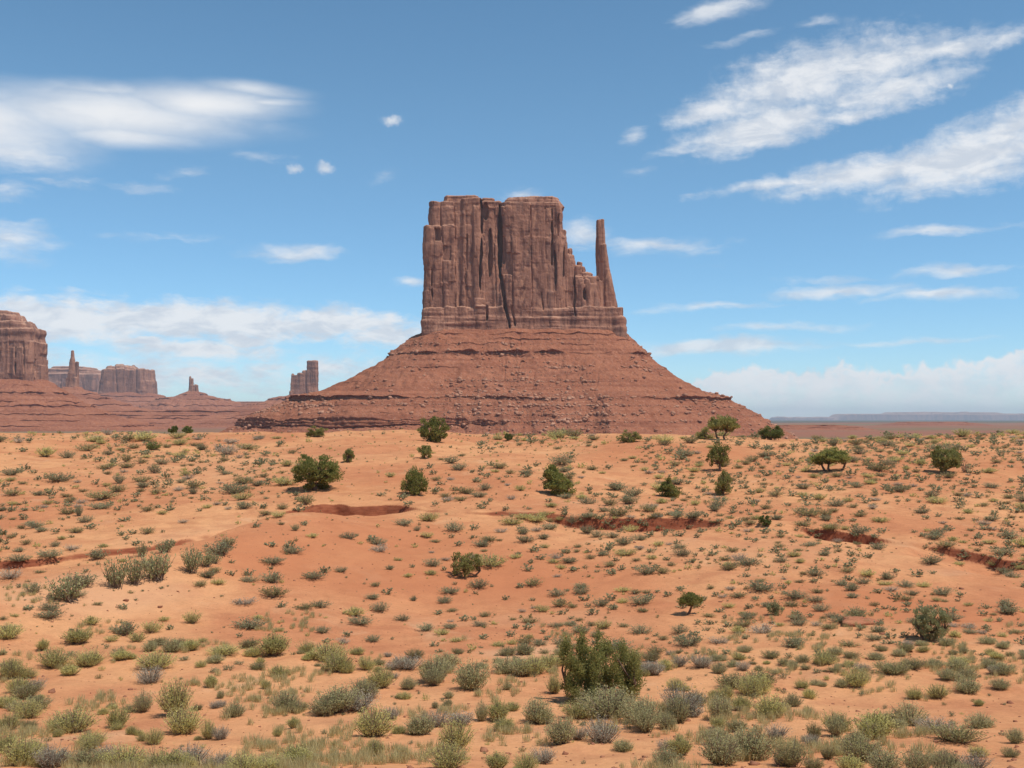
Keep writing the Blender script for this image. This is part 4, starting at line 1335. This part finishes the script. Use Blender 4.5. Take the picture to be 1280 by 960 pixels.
# --- the shrubs one can pick out, from the photograph: column, base row, width, height, kind
HAND = """
10,850,34,25,Y 19,866,32,20,Y 52,815,20,17,Y 93,807,40,23,Y 112,783,25,15,Y 187,792,25,18,Y 168,803,23,15,Y 238,780,23,18,Y 64,837,38,22,Y 84,845,28,16,Y 108,835,36,22,Y
149,827,30,15,Y 186,815,22,14,G 213,816,32,18,G 235,815,32,16,Y 192,838,46,20,Y 186,855,32,20,S 262,860,22,19,Y 267,830,26,12,G 276,820,42,10,Y 340,822,48,32,Y 383,817,22,16,Y
410,828,44,22,Y 348,847,26,14,Y 31,899,34,20,Y 8,914,26,20,Y 86,917,50,28,Y 70,922,15,12,Y 144,911,28,30,Y 162,919,18,12,Y 178,892,26,27,G 216,896,38,44,Y 226,919,42,34,Y 259,925,20,27,Y
274,926,22,20,S 190,932,22,18,Y 177,927,13,10,Y 110,932,38,18,Y 354,891,35,27,G 405,896,44,27,G 366,911,22,17,Y 346,921,13,12,Y 275,874,12,12,G 268,886,18,10,S 331,862,14,13,Y 325,830,12,8,Y
366,960,55,32,Y 20,958,50,38,Y 60,961,45,30,S 100,964,40,28,G 150,962,50,26,Y 200,965,46,30,Y 235,959,40,25,S 275,962,40,22,S 300,968,40,24,Y 330,968,40,22,Y 130,950,34,20,S 0,940,30,26,Y 40,945,30,20,Y
420,842,40,26,Y 458,838,22,15,Y 508,838,40,19,S 541,855,40,34,G 589,863,46,38,G 635,843,40,20,G 665,845,40,22,Y 650,847,34,23,G 685,835,28,15,Y 475,861,34,26,Y 454,873,40,25,G 510,863,22,16,G
420,894,56,34,G 465,922,46,36,Y 488,900,24,17,S 526,920,40,28,G 574,908,42,18,S 569,937,38,35,Y 467,946,25,24,Y 561,962,50,27,Y 621,962,40,25,Y 678,955,34,20,S 623,904,38,30,Y 601,903,16,27,G
671,906,38,34,G 703,931,44,34,G 754,930,44,30,S 693,868,20,26,Y 740,885,50,20,G 764,898,66,36,G 794,905,40,32,G 810,917,34,30,G 634,863,13,12,G 561,883,13,10,G 544,886,10,10,G 756,787,21,14,Y
661,799,13,8,Y 639,806,14,8,Y 552,794,20,10,Y 556,755,20,11,G 812,845,22,20,S 712,812,30,10,O
1075,775,30,17,W 1062,809,28,8,O 818,845,30,20,S 832,838,22,16,Y 850,834,22,15,S 878,836,27,16,S 930,839,17,12,S 949,839,14,8,G 969,843,11,6,G 992,838,18,13,G 1033,832,26,15,Y
920,862,40,18,O 955,860,34,20,O 849,905,36,38,G 806,912,40,38,G 872,884,32,20,G 901,902,34,34,G 928,888,30,20,Y 965,898,40,30,Y 992,884,22,18,G 1012,874,20,14,Y 1020,925,20,24,O 1047,922,26,28,G
1070,943,30,32,G 1100,922,58,36,Y 1140,908,40,28,G 1172,915,46,18,S 1146,875,24,16,Y 1175,874,28,16,Y 1226,884,18,10,Y 1215,868,34,20,G 1186,852,26,15,G 1212,850,28,16,G 1255,845,30,15,G
1254,863,26,14,G 1119,844,40,16,O 1145,838,30,12,O 1126,821,20,10,G 1207,817,13,8,G 1201,832,26,9,Y 1200,930,56,24,O 1230,910,34,18,G 1274,930,26,20,G 1264,947,22,12,O 905,958,60,40,G 940,950,60,42,G
852,945,40,30,Y 834,962,40,30,G 898,932,36,24,G 972,925,30,18,S 990,960,44,34,O 976,958,20,16,S 1035,950,18,16,O 1110,965,50,28,G 1150,965,40,30,G 1186,965,36,26,G 1220,965,40,24,S
54,572,30,17,Y 82,573,20,11,G 106,564,25,12,O 157,578,16,14,O 190,563,20,14,D 207,560,13,7,O 166,561,18,8,O 223,557,22,10,Y 244,558,18,6,O 133,569,16,9,G 308,562,30,10,O 148,605,16,16,G
174,603,25,10,O 192,592,16,14,G 233,600,18,8,S 225,604,14,7,G 241,618,16,10,G 290,618,36,18,G 302,606,26,14,O 125,626,40,15,O 97,646,13,17,G 284,685,26,18,W 67,684,14,9,G 369,664,14,10,W 380,632,23,17,O
80,757,56,40,W 38,742,22,15,G 141,738,36,46,W 164,734,36,44,W 194,729,44,48,W 236,718,32,38,W 255,711,26,28,W 266,705,24,15,W 176,697,18,22,W 205,692,26,18,W 120,700,30,16,G 60,705,34,12,G 20,712,30,10,G 305,757,30,10,S
790,621,26,14,G 786,631,28,15,G 606,613,18,10,G 651,614,16,9,Y 735,630,22,10,G 755,640,16,8,G 716,660,16,12,G 735,668,20,14,G 747,672,18,10,G 765,673,18,10,G 800,676,20,10,G 655,669,18,12,G 658,679,24,11,G
521,664,10,8,G 517,752,12,8,G 425,716,16,9,G 486,713,14,7,G 535,652,26,14,Y 640,657,30,12,Y 670,654,28,12,Y 655,650,24,10,Y 700,655,12,7,Y 895,640,20,12,G 870,632,16,10,Y 1035,652,20,9,G 1102,653,24,8,Y
"""
for tok in HAND.split():
    a = tok.split(',')
    place_shrub(float(a[0]), float(a[1]), float(a[2]), float(a[3]), a[4])


# --- the scatter of smaller shrubs over the middle distance, thick on the right, in drifts on the left
def scatter_density(px, py):
    n = float(fbm2(np.array(px / 70.0), np.array(py / 26.0), 3))
    right = smooth01(np.array((px - 560 - (700 - py) * .9) / 200.0))
    d = 0.18 + 0.85 * float(right)
    if py < 640 and px < 380:
        d = max(d, 0.62)
    if 545 < py < 600 and px > 600:
        d = max(d, 0.8)
    if py < 557:
        d = max(d, .75) if px > 620 else d * .5
    if 740 < py < 830 and px < 700:
        d *= .5
    if 640 < py < 760 and 280 < px < 640:
        d *= .45
    if 575 < py < 650 and 400 < px < 700:
        d *= .55
    return d * (0.60 + 2.1 * n)


srng = random.Random(17)
cand = []
cells = {}


def crowded(px, py, w):
    cx, cy = int(px // 30), int(py // 12)
    for i in (-1, 0, 1):
        for j in (-1, 0, 1):
            for q in cells.get((cx + i, cy + j), ()):
                if abs(px - q[0]) < (w + q[2]) * .40 and abs(py - q[1]) < 2.2 + .006 * (py - 540) * 3:
                    return True
    return any(abs(px - q[0]) < (w + q[2]) * .42 and abs(py - q[1]) < 5 for q in PLACED)


tries = 0
while len(cand) < 1700 and tries < 90000:
    tries += 1
    # even over the ground rather than over the picture's height: rows nearer the crest hold more, smaller plants
    py = 542 + 300 * srng.random() ** 1.35
    px = srng.uniform(-8, 1288)
    if srng.random() > scatter_density(px, py):
        continue
    w = max(5.5, min(36, srng.lognormvariate(2.58, .42))) * (0.84 + (py - 545) / 600.0)
    if crowded(px, py, w):
        continue
    r = srng.random()
    far_green = .12 if py < 560 else 0
    kind = 'G' if r < .58 - far_green else ('Y' if r < .74 else ('S' if r < .80 else 'O'))
    c = (px, py, w, w * srng.uniform(.34, .56), kind)
    cand.append(c)
    cells.setdefault((int(px // 30), int(py // 12)), []).append(c)
# more of the near shrubs between those listed above
near = 0
while near < 45:
    py = 820 + 150 * srng.random(); px = srng.uniform(-10, 1290)
    if srng.random() > .35 + 1.4 * float(fbm2(np.array(px / 120.0 + 9), np.array(py / 45.0), 2)) + (.25 if px > 560 else 0):
        continue
    w = max(10, min(50, srng.lognormvariate(3.12, .38))) * (.55 + (py - 760) / 330)
    if crowded(px, py, w * .7):
        continue
    r = srng.random()
    c = (px, py, w, w * srng.uniform(.5, .75), 'Y' if r < .42 else ('G' if r < .76 else ('S' if r < .9 else 'O')))
    cells.setdefault((int(px // 30), int(py // 12)), []).append(c)
    place_shrub(*c)
    near += 1
# smaller ones crowding against the listed ones, so that clumps merge
listed = [q for q in PLACED if q[4] != 'T' and q[1] > 815]
for q in srng.sample(listed, 85):
    w = q[2] * srng.uniform(.45, .85); w = max(9, w)
    kind = q[4] if srng.random() < .6 else srng.choice('YGS')
    place_shrub(q[0] + q[2] * srng.uniform(-.75, .75), q[1] + srng.uniform(-.18, .12) * q[3], w, w * srng.uniform(.45, .75), kind)
cand.sort(key=lambda c: -c[2])
have = {}
for q in PLACED:
    have[q[4]] = have.get(q[4], 0) + 1
rest = []
for c in cand:
    if have.get(c[4], 0) < 295 and (c[2] > 8.5):
        have[c[4]] = have.get(c[4], 0) + 1
        place_shrub(*c)
    else:
        rest.append(c)
print('SHRUBS', have, len(rest), tries)

# --- everything smaller: tufts and seedlings beyond counting, one covering
TUFT_V = {}


def tuft(kind, v, close=False):
    if (kind, v, close) not in TUFT_V:
        grain = dict(stems=60, per=4, leaf=.15, width=.05) if close else dict(stems=22, per=3, leaf=.26, width=.12)
        fol, _ = shrub_geometry(900 + v * 7 + ord(kind), shape='dome' if v % 2 else 'brush', **grain)
        TUFT_V[(kind, v, close)] = fol
    return TUFT_V[(kind, v, close)]


tv = {k: ([], [], 0) for k in 'YGO'}
nt = 0
trng = np.random.default_rng(5)


def add_tuft(kind, x, y, s, sz):
    V, F, o = tv[kind]
    v, f = tuft(kind, int(trng.integers(0, 6)), y < 44)
    z = float(ground_height(np.array(x), np.array(y)))
    V.append(rotz(v * np.array([s, s, sz]), trng.uniform(0, 6.28)) + np.array([x, y, z - .01])); F.append(f + o)
    tv[kind] = (V, F, o + len(v))


for (px, py, w, h, kind) in rest:
    x, y, z = on_ground(px, py)
    add_tuft(kind if kind in tv else 'O', x, y, w * y / FPX * 1.15, h * y / FPX * 1.15)
while nt < 8200:
    # spread over the ground itself
    y = 24 + 190 * trng.random() ** .8; x = trng.uniform(-.52, .52) * y
    px = 640 + FPX * x / y; py = HORIZON - FPX * float(np.interp(y, _py, _pz)) / y
    if trng.random() > 0.30 + 0.9 * scatter_density(px, py):
        continue
    if py > 790 and trng.random() < .35:
        continue
    nt += 1
    if nt > 5200:      # a strip of the same scrub to either side
        x = math.copysign(trng.uniform(.47, .85) * y, x)
    r = trng.random()
    kind = 'G' if r < .50 else ('Y' if r < .74 else 'O')
    s = trng.lognormal(-1.75, .42) * (1.0 + max(0, y - 60) / 160) * (1.0 if nt <= 5200 else trng.uniform(1.0, 3.2))
    add_tuft(kind, x, y, s, s * trng.uniform(.45, .8))
COVER = {'Y': M_YELLOW, 'G': M_FARSAGE, 'O': M_OLIVE}
Vs, Fs, Ms, o = [], [], [], 0
for i, (k, (V, F, n)) in enumerate(tv.items()):
    V = np.concatenate(V); F = np.concatenate(F)
    Vs.append(V); Fs.append(F + o); Ms.append(np.full(len(F), i, np.int32)); o += len(V)
me = mesh_np('low_scrub', np.concatenate(Vs), np.concatenate(Fs))
for k in tv:
    me.materials.append(COVER[k])
me.polygons.foreach_set('material_index', np.concatenate(Ms))
link('low_scrub', me, kind='stuff', category='ground cover', label='tiny tufts and seedlings of scrub dotted over the orange sand')

# --- pale dry grass in patches between the near shrubs
blades = []
brng = np.random.default_rng(33)
for v in range(5):
    n = 46
    az = brng.uniform(0, 6.28, n); lean = brng.uniform(.05, .55, n); ln = brng.uniform(.5, 1.0, n)
    B0 = np.stack([brng.normal(0, .16, n), brng.normal(0, .16, n), np.full(n, -.02)], 1)
    D0 = np.stack([np.cos(az) * lean, np.sin(az) * lean, np.ones(n)], 1); D0 /= np.linalg.norm(D0, axis=1, keepdims=True)
    blades.append(leaf_quads(B0 + D0 * ln[:, None] * .5, D0 * 1.0, 1.0, .035, brng))
M_GRASS = leaf_material('dry_grass_blades', (0.50, 0.42, 0.19), (0.70, 0.60, 0.31), 0.45)
Vs, Fs, o, n = [], [], 0, 0
while n < 1700:
    y = 21 + 33 * brng.random() ** 1.2; x = brng.uniform(-.5, .5) * y
    if float(fbm2(np.array(x / 2.6), np.array(y / 3.2), 3)) < .06 + .3 * brng.random():
        continue
    v, f = blades[int(brng.integers(0, 5))]
    s = brng.uniform(.16, .34)
    Vs.append(rotz(v * np.array([s * 1.2, s * 1.2, s]), brng.uniform(0, 6.28)) + np.array([x, y, float(ground_height(np.array(x), np.array(y)))])); Fs.append(f + o); o += len(v); n += 1
link('dry_grass', mesh_np('dry_grass', np.concatenate(Vs), np.concatenate(Fs), M_GRASS), kind='stuff', category='grass', label='pale dry grass in thin patches between the near shrubs')

# --- gravel and small stones
Vs, Fs = [], []
grng = np.random.default_rng(15)
for q in range(2600):
    y = 22 + 95 * grng.random() ** 1.3; x = grng.uniform(-.5, .5) * y
    s = 0.022 + 0.03 * grng.pareto(3.0)
    s = min(s, .16)
    Vs.append(rotz(rock_shape(grng) * s, grng.uniform(0, 6.28)) + np.array([x, y, float(ground_height(np.array(x), np.array(y)))])); Fs.append(ICO_F + 12 * q)
M_GRAVEL = rock_material('red_gravel', 0.02, (0.40, 0.18, 0.10), (0.30, 0.125, 0.07), (0.2, 0.08, 0.05), 'talus')
link('gravel', mesh_np('gravel', np.concatenate(Vs), np.concatenate(Fs), M_GRAVEL), kind='stuff', category='gravel', label='small red stones scattered over the sand')

# ------------------------------------------------------------------ saying which shrub is which
LANDMARKS = [
    (750, 860, 'the largest foreground juniper'), (543, 550, 'the dark juniper on the sand crest'), (392, 606, 'the big dome-shaped juniper'),
    (435, 576, 'the small upright juniper shrub'), (518, 614, 'the squat ragged-topped juniper'), (531, 571, 'the small pale juniper'),
    (698, 613, 'the cone-shaped juniper'), (788, 550, 'the low wide bush on the crest'), (836, 616, 'the small pyramidal juniper'),
    (900, 580, 'the open juniper with visible trunk'), (905, 612, 'the small egg-shaped juniper'), (904, 545, 'the umbrella-shaped tree'),
    (965, 547, 'the flat-topped crest juniper'), (1041, 583, 'the wide two-trunked juniper'), (1186, 587, 'the rounded bright juniper'),
    (582, 716, 'the sparse lone juniper'), (861, 763, 'the small leaning juniper'), (1167, 793, 'the grey-green bushy tree'),
    (225, 541, 'the two tiny crest bushes'), (969, 765, 'the spiky little bush'), (956, 655, 'the dark bush by the bank'),
    (1077, 782, 'the flat stone slab'), (440, 645, 'the left arroyo bank'), (760, 655, 'the middle arroyo bank'), (1065, 672, 'the short right arroyo bank'),
    (1185, 700, 'the farthest right arroyo bank'), (175, 725, 'the tall bushes in the wash'), (0, 958, 'the bottom left corner'), (1280, 958, 'the bottom right corner'),
    (560, 960, 'the middle of the bottom edge'), (221, 905, 'the stacked rabbitbrushes'), (0, 620, 'the left edge of the view'),
    (1280, 640, 'the right edge of the view'), (340, 815, 'the broad bright rabbitbrush'),
]
ORDINAL = ['', 'second ', 'third ', 'fourth ', 'fifth ', 'sixth ', 'seventh ', 'eighth ', 'ninth ', 'tenth ', 'eleventh ', 'twelfth ', 'thirteenth ', 'fourteenth ', 'fifteenth ',
           'sixteenth ', 'seventeenth ', 'eighteenth ', 'nineteenth ', 'twentieth ']
buckets = {}
for (px, py, w, h, kind, o) in PLACED:
    if kind == 'T':
        continue
    yy = o.location.y
    size = w * yy / FPX
    sw = 'large ' if size > 1.15 else ('small ' if size < .75 else 'medium ')
    best = None
    for (lx, ly, text) in LANDMARKS:
        dx, dy = px - lx, (py - ly) * 2.2
        d = math.hypot(dx, dy)
        if best is None or d < best[0]:
            rel = ('to the left of ' if dx < 0 else 'to the right of ') if abs(dx) > abs(dy) else ('in front of ' if dy > 0 else 'behind ')
            if 'edge' in text or 'corner' in text:
                rel = 'near '
            best = (d, rel, text)
    buckets.setdefault((sw, kind, best[1], best[2]), []).append((best[0], o))
for (sw, kind, rel, text), items in buckets.items():
    items.sort(key=lambda q: q[0])
    for n, (_, o) in enumerate(items):
        first = '' if len(items) == 1 else ('closest ' if n == 0 else (ORDINAL[n] + 'closest ' if n < len(ORDINAL) else 'one of the farther '))
        o['label'] = first + sw + KIND_WORD[kind].replace('dusty green upright', 'upright green').replace('low olive-brown', 'olive-brown') + ' ' + rel + text
o_big = [q for q in PLACED if q[:2] in ((216.0, 896.0), (226.0, 919.0))]
if len(o_big) == 2:
    o_big[0][5]['label'] = 'upper of the two tall stacked rabbitbrushes in the left foreground'
    o_big[1][5]['label'] = 'lower of the two tall stacked rabbitbrushes in the left foreground'
for q in PLACED:
    if q[:2] == (340.0, 822.0):
        q[5]['label'] = 'broad bright yellow-green rabbitbrush alone at the foot of the bare mound'
